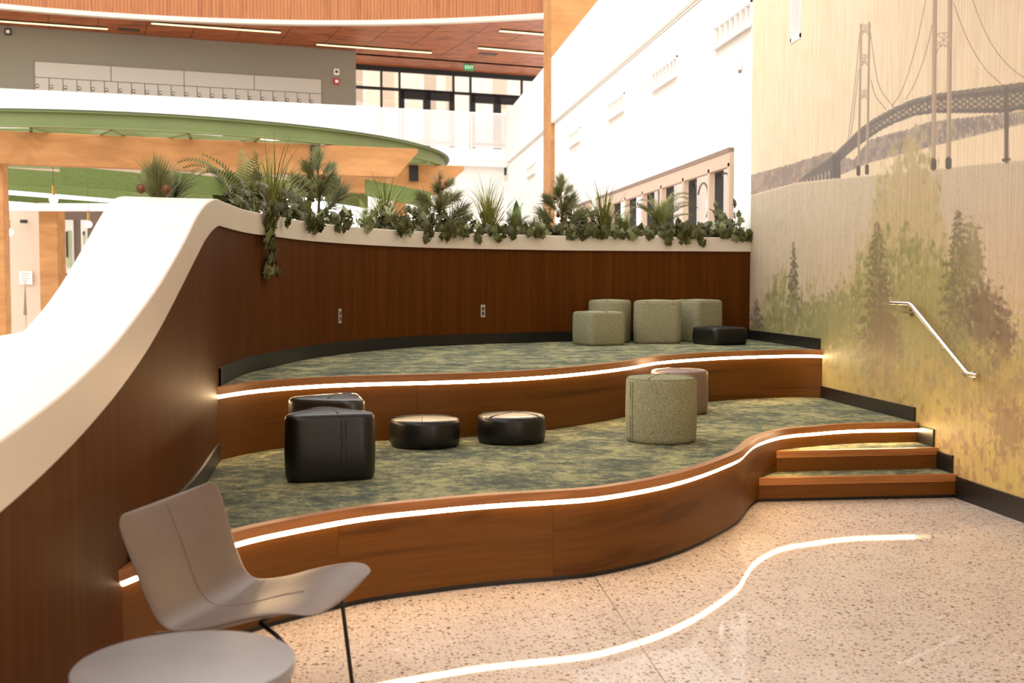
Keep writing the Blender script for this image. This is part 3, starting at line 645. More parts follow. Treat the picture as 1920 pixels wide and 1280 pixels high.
def ottoman(shape, w, h, rz, loc, mat, seam_mat, label, strap=None, group=None):
    E = empty('ottoman', loc, rz, label, 'ottoman', group)
    O = outline(shape, w); n = len(O); O = np.array(O); c = O.mean(0)
    tn = np.roll(O, -1, 0) - np.roll(O, 1, 0); tn /= np.linalg.norm(tn, axis=1)[:, None]; N = np.stack([tn[:, 1], -tn[:, 0]], 1)
    r = 0.032; rows = [(0.022, 0.0), (0.008, 0.006), (0.0, 0.03), (-0.004, h * .45), (0.0, h - r)] + [(r * (1 - math.cos(a)), h - r + r * math.sin(a)) for a in np.linspace(0, PI / 2, 6)[1:]]
    vs_ = []
    for ins, z in rows:
        for k in range(n): p = O[k] - N[k] * ins; vs_.append((p[0], p[1], z))
    for f, dz in ((0.66, 0.006), (0.33, 0.009)):
        for k in range(n): p = c + (O[k] - N[k] * r - c) * f; vs_.append((p[0], p[1], h + dz))
    R_ = len(rows) + 2; vs_.append((c[0], c[1], h + 0.010))
    fs_ = [(j * n + k, j * n + (k + 1) % n, (j + 1) * n + (k + 1) % n, (j + 1) * n + k) for j in range(R_ - 1) for k in range(n)]
    fs_ += [((R_ - 1) * n + k, (R_ - 1) * n + (k + 1) % n, R_ * n) for k in range(n)] + [tuple(reversed(range(n)))]
    E_inv = E
    m = MB(); m.add(vs_, fs_); o = m.mesh('body'); o.materials.append(M[mat]); shade(o, True)
    ob = bpy.data.objects.new('body', o); C.objects.link(ob); ob.parent = E
    def onto(me_, nm):
        me_.materials.append(M[seam_mat]); q_ = bpy.data.objects.new(nm, me_); C.objects.link(q_); q_.parent = E
    def top(x, y):   # height of the top at a point
        d = min(np.linalg.norm(O - np.array([x, y]), axis=1)); return h + 0.010 * min(1, d / (w * .45)) - (max(0, r - d) ** 2) / (2 * r) * 1.2
    seams = {'round': [[(-.98, .05), (-.3, .22), (.3, .2), (.98, -.02)], [(.1, .98), (.0, .4), (-.1, -.2), (-.2, -.97)]],
             'square': [[(-.98, .0), (0, .06), (.98, 0)], [(0, .98), (.03, 0), (0, -.98)]],
             'wedge': [[(-.75, .25), (-.1, .30), (.5, .22), (.62, .15)], [(0.05, 1.0), (.02, .5), (.1, -.1), (.16, -.71)]]}[shape]
    for sset in seams:
        P = catmull([np.array(p) * w / 2 for p in sset], 8)
        m = MB(); m.tube([(p[0], p[1], top(p[0], p[1]) + 0.001) for p in P], 0.0026, 6); onto(m.mesh('seam'), 'seam')
    # piping just under the rounded shoulder and the joint down the side
    m = MB(); Q = [(*(O[k % n] - N[k % n] * (r * 0.25)), h - r * .35) for k in range(n + 1)]; m.tube(Q, 0.0022, 5, cap=False); onto(m.mesh('piping'), 'piping')
    if strap is not None:
        k = int(np.argmin(np.linalg.norm((O - c) / np.linalg.norm(O - c, axis=1)[:, None] - np.array([math.cos(strap), math.sin(strap)]), axis=1)))
        p = O[k]; tt = tn[k]; nn = N[k]
        m = MB()
        for sx in (-0.012, 0.012):
            a = p + tt * sx; m.tube([(*(a + nn * 0.001), 0.02), (*(a + nn * 0.004), h * .5), (*(a + nn * 0.001), h - r)], 0.002, 5)
        onto(m.mesh('side_seam'), 'side_seam')
        m = MB(); a = p; 
        for z0_, z1_ in ((h * .42, h * .66),):
            V_ = [(*(a + tt * sx + nn * 0.006), z) for z in (z0_, (z0_ + z1_) / 2, z1_) for sx in (-0.011, 0.011)]
            V2 = [(*(a + tt * sx - nn * 0.002), z) for z in (z0_, (z0_ + z1_) / 2, z1_) for sx in (-0.011, 0.011)]
            m.add(V_ + V2, [(0, 1, 3, 2), (2, 3, 5, 4), (0, 2, 8, 6), (2, 4, 10, 8), (1, 7, 9, 3), (3, 9, 11, 5), (0, 6, 7, 1), (4, 5, 11, 10)])
        me_ = m.mesh('pull_tab'); me_.materials.append(M[mat]); q_ = bpy.data.objects.new('pull_tab', me_); C.objects.link(q_); q_.parent = E
    return E
def oz(px, py, z, dz=0.0):
    p = on_z(px, py, z); p[2] = z + dz; return p
vyaw = -PSI   # camera-facing yaw
def front(px, py, z, depth):   # a bottom front pixel, then back by half the depth
    p = on_z(px, py, z); d = p - EYE; d[2] = 0; d /= np.linalg.norm(d); p = p + d * depth; p[2] = z; return p
TOWARD = lambda p: math.atan2(-p[1], -p[0])
ottoman('wedge', 0.455, 0.355, vyaw + 0.28, front(615, 903, ZT2, 0.175), 'leather_black', 'seam_dark', 'tall black leather wedge ottoman at the front of the lower tier', strap=-PI / 2 + .35)
ottoman('wedge', 0.455, 0.37, vyaw - 0.30, front(628, 868, ZT2, 0.20), 'leather_brown', 'seam_dark', 'dark leather wedge ottoman tucked behind the tall black one')
ottoman('round', 0.447, 0.178, vyaw + 0.2, front(797, 844, ZT2, 0.225), 'leather_black', 'seam_dark', 'low round black leather pouf next to the black wedge ottoman', strap=PI * .9, group='low round poufs')
ottoman('round', 0.447, 0.178, vyaw - 0.5, front(958.5, 836, ZT2, 0.225), 'leather_black', 'seam_dark', 'low round black leather pouf in the middle of the lower tier', strap=PI * 1.13 + .5, group='low round poufs')
ottoman('round', 0.463, 0.425, vyaw - 0.3, front(1239, 834.5, ZT2, 0.232), 'tweed', 'seam_green', 'tall round green tweed ottoman on the lower tier', strap=PI * 1.13 + .36)
ottoman('round', 0.455, 0.345, vyaw + 0.5, front(1273, 779, ZT2, 0.228), 'leather_mauve', 'seam_grey', 'mauve leather round ottoman half hidden behind the green tweed drum', strap=0)
ottoman('square', 0.405, 0.325, vyaw + 0.42, front(1122, 645.5, ZT1, -0.038), 'tweed', 'seam_green', 'square green tweed ottoman at the front left of the upper cluster')
ottoman('round', 0.43, 0.43, vyaw, front(1143, 641, ZT1, -0.028), 'tweed', 'seam_green', 'round green tweed ottoman behind the square one against the wall', strap=PI)
ottoman('wedge', 0.46, 0.43, vyaw + 0.05, front(1229, 643.5, ZT1, 0.12), 'tweed', 'seam_green', 'tall green tweed wedge ottoman in the middle of the upper cluster')
ottoman('square', 0.40, 0.43, vyaw + 0.62, front(1306, 639.5, ZT1, 0.005), 'tweed', 'seam_green', 'tall square green tweed ottoman at the right rear of the upper cluster')
ottoman('square', 0.41, 0.17, vyaw + 0.46, front(1349, 647.5, ZT1, 0.245), 'leather_black', 'seam_dark', 'low square black leather pouf on the upper tier near the mural')

# ================================================================== CHAIR AND TABLE
def chair():
    a0 = CW(-0.965, 3.93, 0); u = CW(1, -0.20) ; u = u / np.linalg.norm(u); ang = math.atan2(u[1], u[0])
    E = empty('lounge_chair', a0, ang, 'grey leather shell lounge chair on thin black legs', 'chair')
    prof = [(0.40, 0.425), (0.33, 0.44), (0.2, 0.415), (0.06, 0.375), (-0.06, 0.36), (-0.125, 0.395), (-0.165, 0.47), (-0.205, 0.58), (-0.245, 0.70), (-0.262, 0.745)]
    P = resample(catmull([np.array(p) for p in prof], 8), 40); nu, nw = len(P), 21
    tn = np.gradient(P, axis=0); tn /= np.linalg.norm(tn, axis=1)[:, None]; nr = np.stack([tn[:, 1], -tn[:, 0]], 1)   # points to the sitter
    if nr[20] @ np.array([0.5, 0.8]) < 0: nr = -nr
    s = np.linspace(0, 1, nu)
    def surf(off):
        rows = []
        for i in range(nu):
            half = 0.345 + 0.02 * s[i] - 0.025 * math.sin(PI * s[i])
            e0 = np.clip(s[i] / 0.10, 0, 1); e1 = np.clip((1 - s[i]) / 0.07, 0, 1)
            half *= (1 - 0.20 * (1 - math.sqrt(1 - (1 - e0) ** 2))) * (1 - 0.12 * (1 - math.sqrt(1 - (1 - e1) ** 2)))
            for j in range(nw):
                w = -1 + 2 * j / (nw - 1); edge = abs(w) ** 4
                lift = 0.028 * w * w
                th = off * (1 - 0.75 * edge) * (0.35 + 0.65 * min(1, 6 * s[i], 6 * (1 - s[i])))
                p = P[i] + nr[i] * (lift + th)
                rows.append((p[0], w * half * (1 - 0.0 * edge), p[1]))
        return rows
    A = surf(0.018); B = surf(-0.020); fs_ = []
    g = lambda i, j, k: k * nu * nw + i * nw + j
    for i in range(nu - 1):
        for j in range(nw - 1):
            fs_.append((g(i, j, 0), g(i, j + 1, 0), g(i + 1, j + 1, 0), g(i + 1, j, 0))); fs_.append((g(i, j, 1), g(i + 1, j, 1), g(i + 1, j + 1, 1), g(i, j + 1, 1)))
        fs_.append((g(i, 0, 0), g(i + 1, 0, 0), g(i + 1, 0, 1), g(i, 0, 1))); fs_.append((g(i, nw - 1, 0), g(i, nw - 1, 1), g(i + 1, nw - 1, 1), g(i + 1, nw - 1, 0)))
    for j in range(nw - 1):
        fs_.append((g(0, j, 0), g(0, j, 1), g(0, j + 1, 1), g(0, j + 1, 0))); fs_.append((g(nu - 1, j, 0), g(nu - 1, j + 1, 0), g(nu - 1, j + 1, 1), g(nu - 1, j, 1)))
    m = MB(); m.add(A + B, fs_); me_ = m.mesh('shell'); bmm = bmesh.new(); bmm.from_mesh(me_); bmesh.ops.recalc_face_normals(bmm, faces=bmm.faces); bmm.to_mesh(me_); bmm.free()
    me_.materials.append(M['leather_grey']); shade(me_, True)
    o = bpy.data.objects.new('shell', me_); C.objects.link(o); o.parent = E
    sb = o.modifiers.new('s', 'SUBSURF'); sb.levels = 1; sb.render_levels = 2
    A = np.array(A).reshape(nu, nw, 3)
    def part(nm, pts, r, mat, seg=8):
        mm_ = MB(); mm_.tube(pts, r, seg); e = mm_.mesh(nm); e.materials.append(M[mat]); shade(e, True); q_ = bpy.data.objects.new(nm, e); C.objects.link(q_); q_.parent = E
    jm = nw // 2
    part('seam', [tuple(A[i, jm]) for i in range(6, nu - 1)], 0.0024, 'seam_grey', 6)
    ik = 19
    part('seam', [tuple(A[ik, j]) for j in range(1, nw - 1)], 0.0028, 'seam_grey', 6)
    part('seam', [tuple(A[ik - 1, j]) for j in range(1, nw - 1)], 0.002, 'seam_grey', 6)
    for sgn in (-1, 1):
        y = sgn * 0.27
        part('sled_leg', [(0.19, y * .8, 0.395), (0.27, y, 0.375), (0.295, y, 0.35), (0.335, y, 0.02), (0.325, y, 0.009), (0.30, y, 0.007), (-0.20, y, 0.007), (-0.225, y, 0.009), (-0.235, y, 0.02), (-0.17, y, 0.33), (-0.15, y, 0.352), (-0.06, y * .8, 0.35)], 0.0075, 'black_metal', 10)
    part('crossbar', [(0.19, -0.216, 0.393), (0.19, 0.216, 0.393)], 0.007, 'black_metal'); part('crossbar', [(-0.06, -0.216, 0.345), (-0.06, 0.216, 0.345)], 0.007, 'black_metal')
chair()
tc_ = CW(-0.835, 2.885, 0); E = empty('side_table', tc_, 0, 'round grey stone topped drum side table in the foreground', 'table')
def lathe(prof, seg=72):
    m = MB(); n = len(prof); vs_ = [(r * math.cos(2 * PI * k / seg), r * math.sin(2 * PI * k / seg), z) for r, z in prof for k in range(seg)]
    m.add(vs_, [(j * seg + k, j * seg + (k + 1) % seg, (j + 1) * seg + (k + 1) % seg, (j + 1) * seg + k) for j in range(n - 1) for k in range(seg)] + [tuple(range((n - 1) * seg, n * seg))]); return m
def put_local(m, nm, mat, E, sm_=0.6):
    e = m.mesh(nm); e.materials.append(M[mat] if isinstance(mat, str) else mat); shade(e, sm_); q_ = bpy.data.objects.new(nm, e); C.objects.link(q_); q_.parent = E; return q_
TZ = 0.53
put_local(lathe([(0.265, TZ - 0.03), (0.277, TZ - 0.028), (0.279, TZ - 0.004), (0.276, TZ), (0.27, TZ + 0.0005)]), 'table_top', 'tabletop', E)
put_local(lathe([(0.255, 0.0), (0.262, 0.01), (0.262, TZ - 0.04), (0.262, TZ - 0.03)]), 'drum_base', plain('taupe_drum', srgb(150, 122, 100), 0.45), E)

# ================================================================== ATRIUM BEHIND: WHITE SIDE WALL
YFAR = on_X(950, 262, XM)[1]; XW = XM + 0.05
ZG0, ZG1 = 5.04, 6.47
# window band opening and vents cut out of the wall
wz1 = on_X(1367, 285, XM)[2]; wy0 = on_X(1368, 300, XM)[1]; wy1 = on_X(1118, 390, XM)[1]; wz0 = 1.2
w2y0 = on_X(1104, 395, XM)[1]; w2y1 = on_X(1080, 395, XM)[1]
vents = []
for tl, tr_, br, bl in (((1332, 53), (1390, 8.6), (1407, 41), (1344, 80.7)), ((1216, 139), (1254, 111.7), (1267, 135.7), (1225, 164)), ((1135, 197.6), (1161, 176), (1168, 201), (1141, 220)), ((1063, 253.6), (1080, 240.5), (1085, 259.4), (1067, 272)), ((985, 315), (997, 307), (1001, 320), (989, 329))):
    a = on_X(*tl, XM); b = on_X(*tr_, XM); c = on_X(*br, XM); d = on_X(*bl, XM)
    vents.append((min(b[1], c[1]) + .1, max(a[1], d[1]) - .05, (c[2] + d[2]) / 2 - .02, (a[2] + b[2]) / 2))
def holed(mb, x0, x1, ys, zs, holes):
    ys = sorted(set(ys + [h for q in holes for h in q[:2]])); zs = sorted(set(zs + [h for q in holes for h in q[2:]]))
    for y0, y1 in zip(ys, ys[1:]):
        for z0, z1 in zip(zs, zs[1:]):
            yc_, zc_ = (y0 + y1) / 2, (z0 + z1) / 2
            if not any(h[0] < yc_ < h[1] and h[2] < zc_ < h[3] for h in holes): mb.box((x0, y0, z0), (x1, y1, z1))
m = MB(); holed(m, XW, XW + 0.25, [CORN_Y + .002, YFAR + .4], [0, ZG0 - .04], [(wy0, wy1, wz0, wz1), (w2y0, w2y1, wz0, wz1)] + vents)
ww = struct(m.build('wall_back', 'white'), 'bright white side wall of the atrium behind the mural')
for k, (y0, y1, z0, z1) in enumerate(vents):
    lab = ['white louvred wall vent nearest the mural', 'second louvred wall vent from the mural', 'third louvred wall vent from the mural', 'fourth louvred wall vent, right of the timber column', 'farthest louvred wall vent, left of the timber column'][k]
    E = empty('wall_vent', (XW, (y0 + y1) / 2, z0), label=lab, cat='vent', group='louvred wall vents')
    m = MB(); m.box((XW + .14, y0, z0), (XW + .16, y1, z1)); m.build('back_plate', plain('vent_shadow_grey', srgb(190, 182, 178), .7), E)
    m = MB(); t_ = 0.022
    m.box((XW - .02, y0 - t_, z1 - t_), (XW + .1, y1 + t_, z1 + t_)); m.box((XW - .02, y0 - t_, z0), (XW + .138, y0 + .006, z1 - .001)); m.box((XW - .02, y1 - .006, z0), (XW + .138, y1 + t_, z1 - .001)); m.build('frame', 'white', E)
    m = MB(); m.add([(XW + .1, y0, z0 + .06), (XW + .1, y1, z0 + .06), (XW - .1, y1, z0 - .03), (XW - .1, y0, z0 - .03), (XW + .1, y0, z0 + .03), (XW + .1, y1, z0 + .03), (XW - .1, y1, z0 - .055), (XW - .1, y0, z0 - .055)],
                    [(0, 3, 2, 1), (4, 5, 6, 7), (3, 7, 6, 2), (0, 4, 7, 3), (1, 2, 6, 5)]); m.build('sill', 'white', E)
    for j in range(1, 7):
        y = y0 + (y1 - y0) * j / 7; m = MB(); m.box((XW - .01, y - .012, z0 + .01), (XW + .13, y + .012, z1)); m.build('slat', 'white', E)
# window band: bronze mullions, taupe rails, panes
def window_band(nm, lab, y0, y1, muls, door):
    E = empty(nm, (XW, y0, wz0)); struct(E, lab)
    m = MB(); m.box((XW - .05, y0, wz1 - .16), (XW + .02, y1, wz1)); m.build('head_rail', 'taupe', E)
    m = MB(); m.box((XW - .06, y0, wz1), (XW + .0, y1, wz1 + .05)); m.build('head_flashing', 'greydark', E)
    zs = wz1 - 0.92
    if door: m = MB(); m.box((XW - .04, y0, zs - .07), (XW + .02, y1, zs + .05)); m.build('transom_rail', 'taupe', E)
    ms = [y0 + .04] + muls + [y1 - .04]
    for y in ms:
        m = MB(); m.box((XW - .05, y - .035, wz0), (XW + .02, y + .035, wz1 - .12)); m.build('mullion', 'taupe', E)
        m = MB(); m.box((XW + .02, y - .03, wz0), (XW + .13, y + .03, wz1 - .12)); m.build('mullion_fin', 'darkframe', E)
    for a, b in zip(ms, ms[1:]):
        m = MB(); m.box((XW + .1, a + .03, wz0), (XW + .106, b - .03, wz1 - .1)); m.build('pane', 'glass', E)
    return E
muls = [on_X(x, 360, XM)[1] for x in (1328, 1280, 1239, 1204, 1172, 1144)]
wb = window_band('window_2', 'row of dark mullioned windows in the white wall behind the plants', wy0, wy1, muls, True)
m = MB(); m.box((XW - .045, wy0 + .02, 1.2), (XW + .03, muls[0] - .03, wz1 - .97)); m.build('door_panel', 'taupe', wb)
for px_, py_, r, a0, a1 in ((1298, 368, .22, 0, 2.6), (1358, 372, .3, .3, 2.2), (1196, 375, .35, -1, 1.2), (1226, 372, .3, 2.5, 5.0), (1318, 380, .25, .5, 4)):
    P = on_X(px_, py_, XW + .108); m = MB(); m.tube([(P[0], P[1] + r * math.cos(a), P[2] + r * math.sin(a)) for a in np.linspace(a0, a1, 14)], .012, 6); m.build('glass_decal', 'greydark', wb, smooth=True)
window_band('window_3', 'small dark framed window in the white wall, left of the long band', w2y0, w2y1, [], False)
m = MB(); m.box((XW + 4.0, CORN_Y - 1, 0), (XW + 4.1, YFAR, 4.4)); struct(m.build('wall_corridor', 'white'), 'bright corridor wall seen through the mullioned windows')
# small sensor on the wall, and a slim vertical cover strip
P = on_X(1382, 123, XM); E = empty('wall_sensor', P, label='small white sensor box on the white wall near the mural', cat='sensor')
m = MB(); m.box((XW - .04, P[1] - .035, P[2] - .05), (XW, P[1] + .035, P[2] + .05)); m.build('housing', 'white', E, bevel=.01); m = MB(); m.cyl((XW - .022, P[1]), .014, P[2] - .08, P[2] - .05, 12); m.build('lens', 'greydark', E)
P = on_X(1197, 150, XM); Q = on_X(1197, 245, XM); m = MB(); m.box((XW - .012, P[1] - .05, Q[2]), (XW, P[1] + .05, P[2])); struct(m.build('trim_2', plain('off_white_trim', srgb(226, 218, 210), .5)))
# timber column
yC0 = on_X(1036, 200, XM)[1]; yC1 = on_X(1022, 200, XM)[1]
m = MB(); m.box((XM - .04, yC0, 0), (XM + 1.0, yC1, 9.6)); o = m.build('timber_column', 'timber', None, bevel=.015); tag(o, 'pale glulam timber column rising past the white balcony', 'column')
# upper guard: white panels either side of the column
def guard(lab, y0, y1, n):
    E = empty('balcony_guard', (XM, y0, ZG0), label=lab, cat='balcony'); w = (y1 - y0) / n
    for k in range(n): m = MB(); m.box((XM - .03, y0 + k * w + .004, ZG0), (XM + .03, y0 + (k + 1) * w - .004, ZG1)); m.build('panel', 'white', E)
    m = MB(); m.box((XM + .04, y0, ZG0 - .03), (XM + .4, y1, ZG0 + .3)); m.build('slab_edge', 'white', E)
guard('long white panelled balcony guard between the mural and the timber column', CORN_Y + .6, yC0 - .01, 11)
guard('white panelled balcony guard beyond the timber column', yC1 + .01, YFAR, 6)

# ================================================================== UPPER FLOOR: GUARD, DOORS, LOCKERS, CEILING
gA = on_z(-60, 165, ZG1); gB = np.array([XM, YFAR, ZG1]); gd = (gB - gA) / np.linalg.norm(gB - gA)
def along(px): return on_vp(px, 250, gA, gB)
gS = along(693)
E = empty('solid_balcony', (*along(300)[:2], ZG0), label='bright white solid balcony front above the green ring', cat='balcony')
m = MB(); m.obox(gA, gS, .12, ZG0, ZG1); m.build('front_panel', 'white', E); m = MB(); m.obox(gA, gS, .5, ZG1, ZG1 + .03, off=-.02); m.build('top_ledge', 'white', E)
E = empty('glass_railing', (*along(820)[:2], ZG0), label='frosted glass railing in front of the upper doors', cat='railing')
gx = [693, 751.5, 818.8, 884, 949]
for a, b in zip(gx, gx[1:]):
    m = MB(); m.obox(along(a + 1.5), along(b - 1.5), .02, ZG0 + .42, ZG1 - .02); m.build('glass_panel', 'frost', E)
    m = MB(); m.obox(along(a + 1.5), along(b - 1.5), .03, ZG0 + .05, ZG0 + .40); m.build('kick_panel', 'white', E)
for a in gx[1:]:
    m = MB(); m.obox(along(a - 1), along(a + 1), .06, ZG0, ZG1, off=-.02); m.build('post', 'white', E)
m = MB(); m.obox(gS, gB, .05, ZG1 - .03, ZG1 + .02, off=-.01); m.build('top_rail', 'white', E)
m = MB(); m.obox(gS, gB, .3, ZG0 - .12, ZG0 + .04, off=-.02); m.build('slab_edge', 'white', E)
m = MB(); m.obox(on_vp(700, 400, gA, gB), gB, .2, 0, ZG0 - .05, off=.25); struct(m.build('wall_far', 'white'), 'white wall below the glass railing')
# floor slab upstairs
m = MB(); nrm = np.array([-gd[1], gd[0], 0]); A, B = gA + nrm * .1, gB + nrm * .1
m.add([(*A[:2], ZG0 + .25), (*B[:2], ZG0 + .25), (*(B + nrm * 14)[:2], ZG0 + .25), (*(A + nrm * 14)[:2], ZG0 + .25)], [(0, 1, 2, 3)]); struct(m.build('floor_upper', 'beige'), 'upper gallery floor')
# lockers
ZC = 8.8; lA = on_z(0, 47, ZC); lB = on_z(667, 95.5, ZC); ld = (lB - lA) / np.linalg.norm(lB - lA); ln = np.array([-ld[1], ld[0], 0]); lE = lA - ld * 3
m = MB(); m.obox(lE, lB, .3, ZG0, ZC); struct(m.build('wall_gallery', 'greywall'), 'olive grey gallery wall above the white balcony')
def lk(px, py): return on_vp(px, py, lA, lB)
zTop = lk(65, 116)[2]; zMid = lk(65, 145)[2]; zBot = zMid - .62
u0, u1 = lk(65, 130), lk(602, 150); E = empty('locker_bank', (*((u0 + u1) / 2)[:2], zBot), label='pale grey bank of lockers on the gallery wall', cat='lockers')
m = MB(); m.obox(u0 - ld * .02, u1 + ld * .02, .02, zBot, zTop + .02, off=-.02); m.build('carcass', 'greydark', E)
for k in range(4):
    a = u0 + (u1 - u0) * k / 4; b = u0 + (u1 - u0) * (k + 1) / 4; m = MB(); m.obox(a + ld * .012, b - ld * .012, .03, zMid + .012, zTop, off=-.05); m.build('upper_panel', 'locker', E)
for k in range(22):
    a = u0 + (u1 - u0) * k / 22; b = u0 + (u1 - u0) * (k + 1) / 22; m = MB(); m.obox(a + ld * .012, b - ld * .012, .03, zBot, zMid - .012, off=-.05); d_ = m.build('locker_door', 'locker', E)
    c = a + (b - a) * .16; m = MB(); m.obox(c - ld * .035, c + ld * .035, .03, zMid - .30, zMid - .2, off=-.08); m.build('lock', 'outlet_dark', d_)
    m = MB(); m.obox(c - ld * .02, c + ld * .02, .01, zMid - .27, zMid - .23, off=-.09); m.build('keypad', 'white', d_)
for px_, py_, mt, nm, lab, cat in ((630.5, 135, 'white', 'wall_sensor', 'small white oval sensor on the gallery wall', 'sensor'), (630.5, 153, 'red', 'fire_alarm', 'small red fire alarm on the gallery wall', 'alarm'), (15, 60, 'outlet_dark', 'wall_speaker', 'small dark speaker at the top of the gallery wall', 'speaker')):
    P = lk(px_, py_); E = empty(nm, P, label=lab, cat=cat); m = MB(); m.obox(P - ld * .09, P + ld * .09, .06, P[2] - .1, P[2] + .1, off=-.06); m.build('housing', mt, E, bevel=.03)
    m = MB(); m.obox(P - ld * .045, P + ld * .045, .02, P[2] - .04, P[2] + .04, off=-.08); m.build('lens', 'outlet_dark' if mt == 'white' else 'white', E)
# door facade, set back behind the lockers
fo = ln * 2.2; fA, fB = lA + fo, lB + fo
def fp(px, py=170): return on_vp(px, py, fA, fB)
zH = fp(800, 139)[2]; zTr = fp(800, 171)[2]; zF = ZG0 + .25
m = MB(); m.obox(lB, lB + ld * 9, .25, fp(667, 121)[2] + .05, ZC, off=.35); struct(m.build('wall_bulkhead', 'darkwall'), 'dark olive bulkhead over the upper doors')
m = MB(); m.obox(lB, lB + ld * 9, 2.0, zH + .18, zH + .22, off=.4); struct(m.build('ceiling_soffit', 'beige'), 'pale soffit over the upper doors')
ent = empty('door_1', (*fp(820)[:2], zF)); struct(ent, 'dark framed glazed entrance doors and transoms on the upper floor')
def bar(px0, px1, z0, z1, nm='frame_bar', mat='black_metal', th=.12, par=None):
    m = MB(); m.obox(fp(px0), fp(px1), th, z0, z1, off=-.06); return m.build(nm, mat, par or ent)
bar(640, 1040, zH, zH + .19); bar(640, 1040, zTr - .05, zTr + .04)
for x in (715, 749, 850, 882, 978): bar(x - 1.4, x + 1.4, zF, zH)
def leaf(x0, x1):
    d_ = bar(x0, x0 + 6.5, zF, zTr, 'door_leaf'); bar(x1 - 6.5, x1, zF, zTr, 'stile', par=d_); bar(x0, x1, zTr - .3, zTr, 'top_rail', par=d_); bar(x0, x1, zF, zF + .3, 'bottom_rail', par=d_); bar(x0, x1, zF + 1.0, zF + 1.1, 'push_bar', par=d_)
for x0, x1 in ((751, 800), (800, 849), (884, 932), (932, 980)): leaf(x0, x1)
m = MB(); m.obox(fp(640), fp(1040), .01, zF, zH, off=.0); m.build('pane', 'glass', ent)
bk = ln * 6.0
m = MB(); m.obox(fA + bk, fB + bk + ld * 12, .2, zF, 10.5); struct(m.build('wall_hall', plain('cream_hall', srgb(244, 228, 210), .7)), 'cream hall wall beyond the upper doors')
for k, x in enumerate((690, 730, 770, 800, 830, 870, 905, 935, 965)):
    P = fp(x) + ln * (2.2 + (k * 7 % 4)); m = MB(); m.obox(P, P + ld * (.35 + .1 * (k % 3)), .1, zF, 9.4); struct(m.build('trim_%d' % (3 + k), 'white' if k % 2 else 'beige'))
P = fp(879.5, 126.5) - ln * 1.4; P = on_vp(879.5, 126.5, P, P + ld); E = empty('exit_sign', P, label='small green lit exit sign over the upper doors', cat='sign')
m = MB(); m.obox(P - ld * .17, P + ld * .17, .05, P[2] - .10, P[2] + .10); m.build('housing', 'exit', E)
tx = bpy.data.curves.new('letters', 'FONT'); tx.body = 'EXIT'; tx.size = .15; tx.align_x = 'CENTER'; tx.align_y = 'CENTER'; tx.extrude = .004
to = bpy.data.objects.new('letters', tx); C.objects.link(to); dg = bpy.context.evaluated_depsgraph_get(); tm = bpy.data.meshes.new_from_object(to.evaluated_get(dg)); bpy.data.objects.remove(to)
tm.materials.clear(); tm.materials.append(M['signwhite']); to = bpy.data.objects.new('letters', tm); C.objects.link(to)
to.matrix_world = Matrix.Translation(tuple(P - ln * .012)) @ Matrix(((ld[0], 0, -ln[0], 0), (ld[1], 0, -ln[1], 0), (0, 1, 0, 0), (0, 0, 0, 1))); mw = to.matrix_world.copy(); to.parent = E; to.matrix_parent_inverse = E.matrix_basis.inverted(); to.matrix_basis = mw
# wooden drum (skylight well) and plank ceiling
dp = np.array([on_z(x, y, ZC)[:2] for x, y in ((0, 16), (182, 29), (365, 38), (547, 44.5), (700, 46.7), (850, 42), (1022, 31))])
A_ = np.c_[2 * dp, np.ones(len(dp))]; sol = np.linalg.lstsq(A_, (dp ** 2).sum(1), rcond=None)[0]; dc = sol[:2]; dR = math.sqrt(sol[2] + dc @ dc)
a0 = math.atan2(*(dp[0] - dc)[::-1]); a1 = math.atan2(*(dp[-1] - dc)[::-1])
if a1 > a0: a1 -= 2 * PI
aa = np.linspace(a0 + .12, a1 - .35, 260)
drum = empty('wooden_drum', (*dp[3], ZC), label='curved slatted wooden drum round the skylight opening', cat='ceiling drum')
m = MB()
for k in range(len(aa) - 1):
    b0, b1 = aa[k], aa[k] + (aa[k + 1] - aa[k]) * .93
    q4 = [(dc[0] + r * math.cos(b), dc[1] + r * math.sin(b)) for r in (dR, dR + .05) for b in (b0, b1)]
    u_ = k * .13
    m.add([(*p, ZC + .08) for p in q4] + [(*p, 12.5) for p in q4], [(0, 1, 5, 4), (0, 4, 6, 2), (1, 3, 7, 5), (0, 2, 3, 1)], [[(u_, 0), (u_ + .1, 0), (u_ + .1, 3), (u_, 3)]] * 4)
o = m.build('slats', 'drumwood', drum); o['kind'] = 'stuff'
m = MB(); cir = np.array([(dc[0] + (dR + .06) * math.cos(b), dc[1] + (dR + .06) * math.sin(b)) for b in aa]); sweep(m, cir, [(0, ZC), (0, 12.5)]); m.build('backing', 'drumwood', drum)
m = MB(); cir = np.array([(dc[0] + dR * math.cos(b), dc[1] + dR * math.sin(b)) for b in aa]); sweep(m, cir, [(.06, ZC - .02), (.06, ZC + .10), (-.16, ZC + .10), (-.16, ZC - .02)], closed=True); m.build('trim_ring', 'cap', drum, smooth=.5)
ceil2 = empty('ceiling_planks', (*lB[:2], ZC)); struct(ceil2, 'red brown wooden panel ceiling over the gallery')
back_ = MB()
pw, pd = 1.30, 2.6
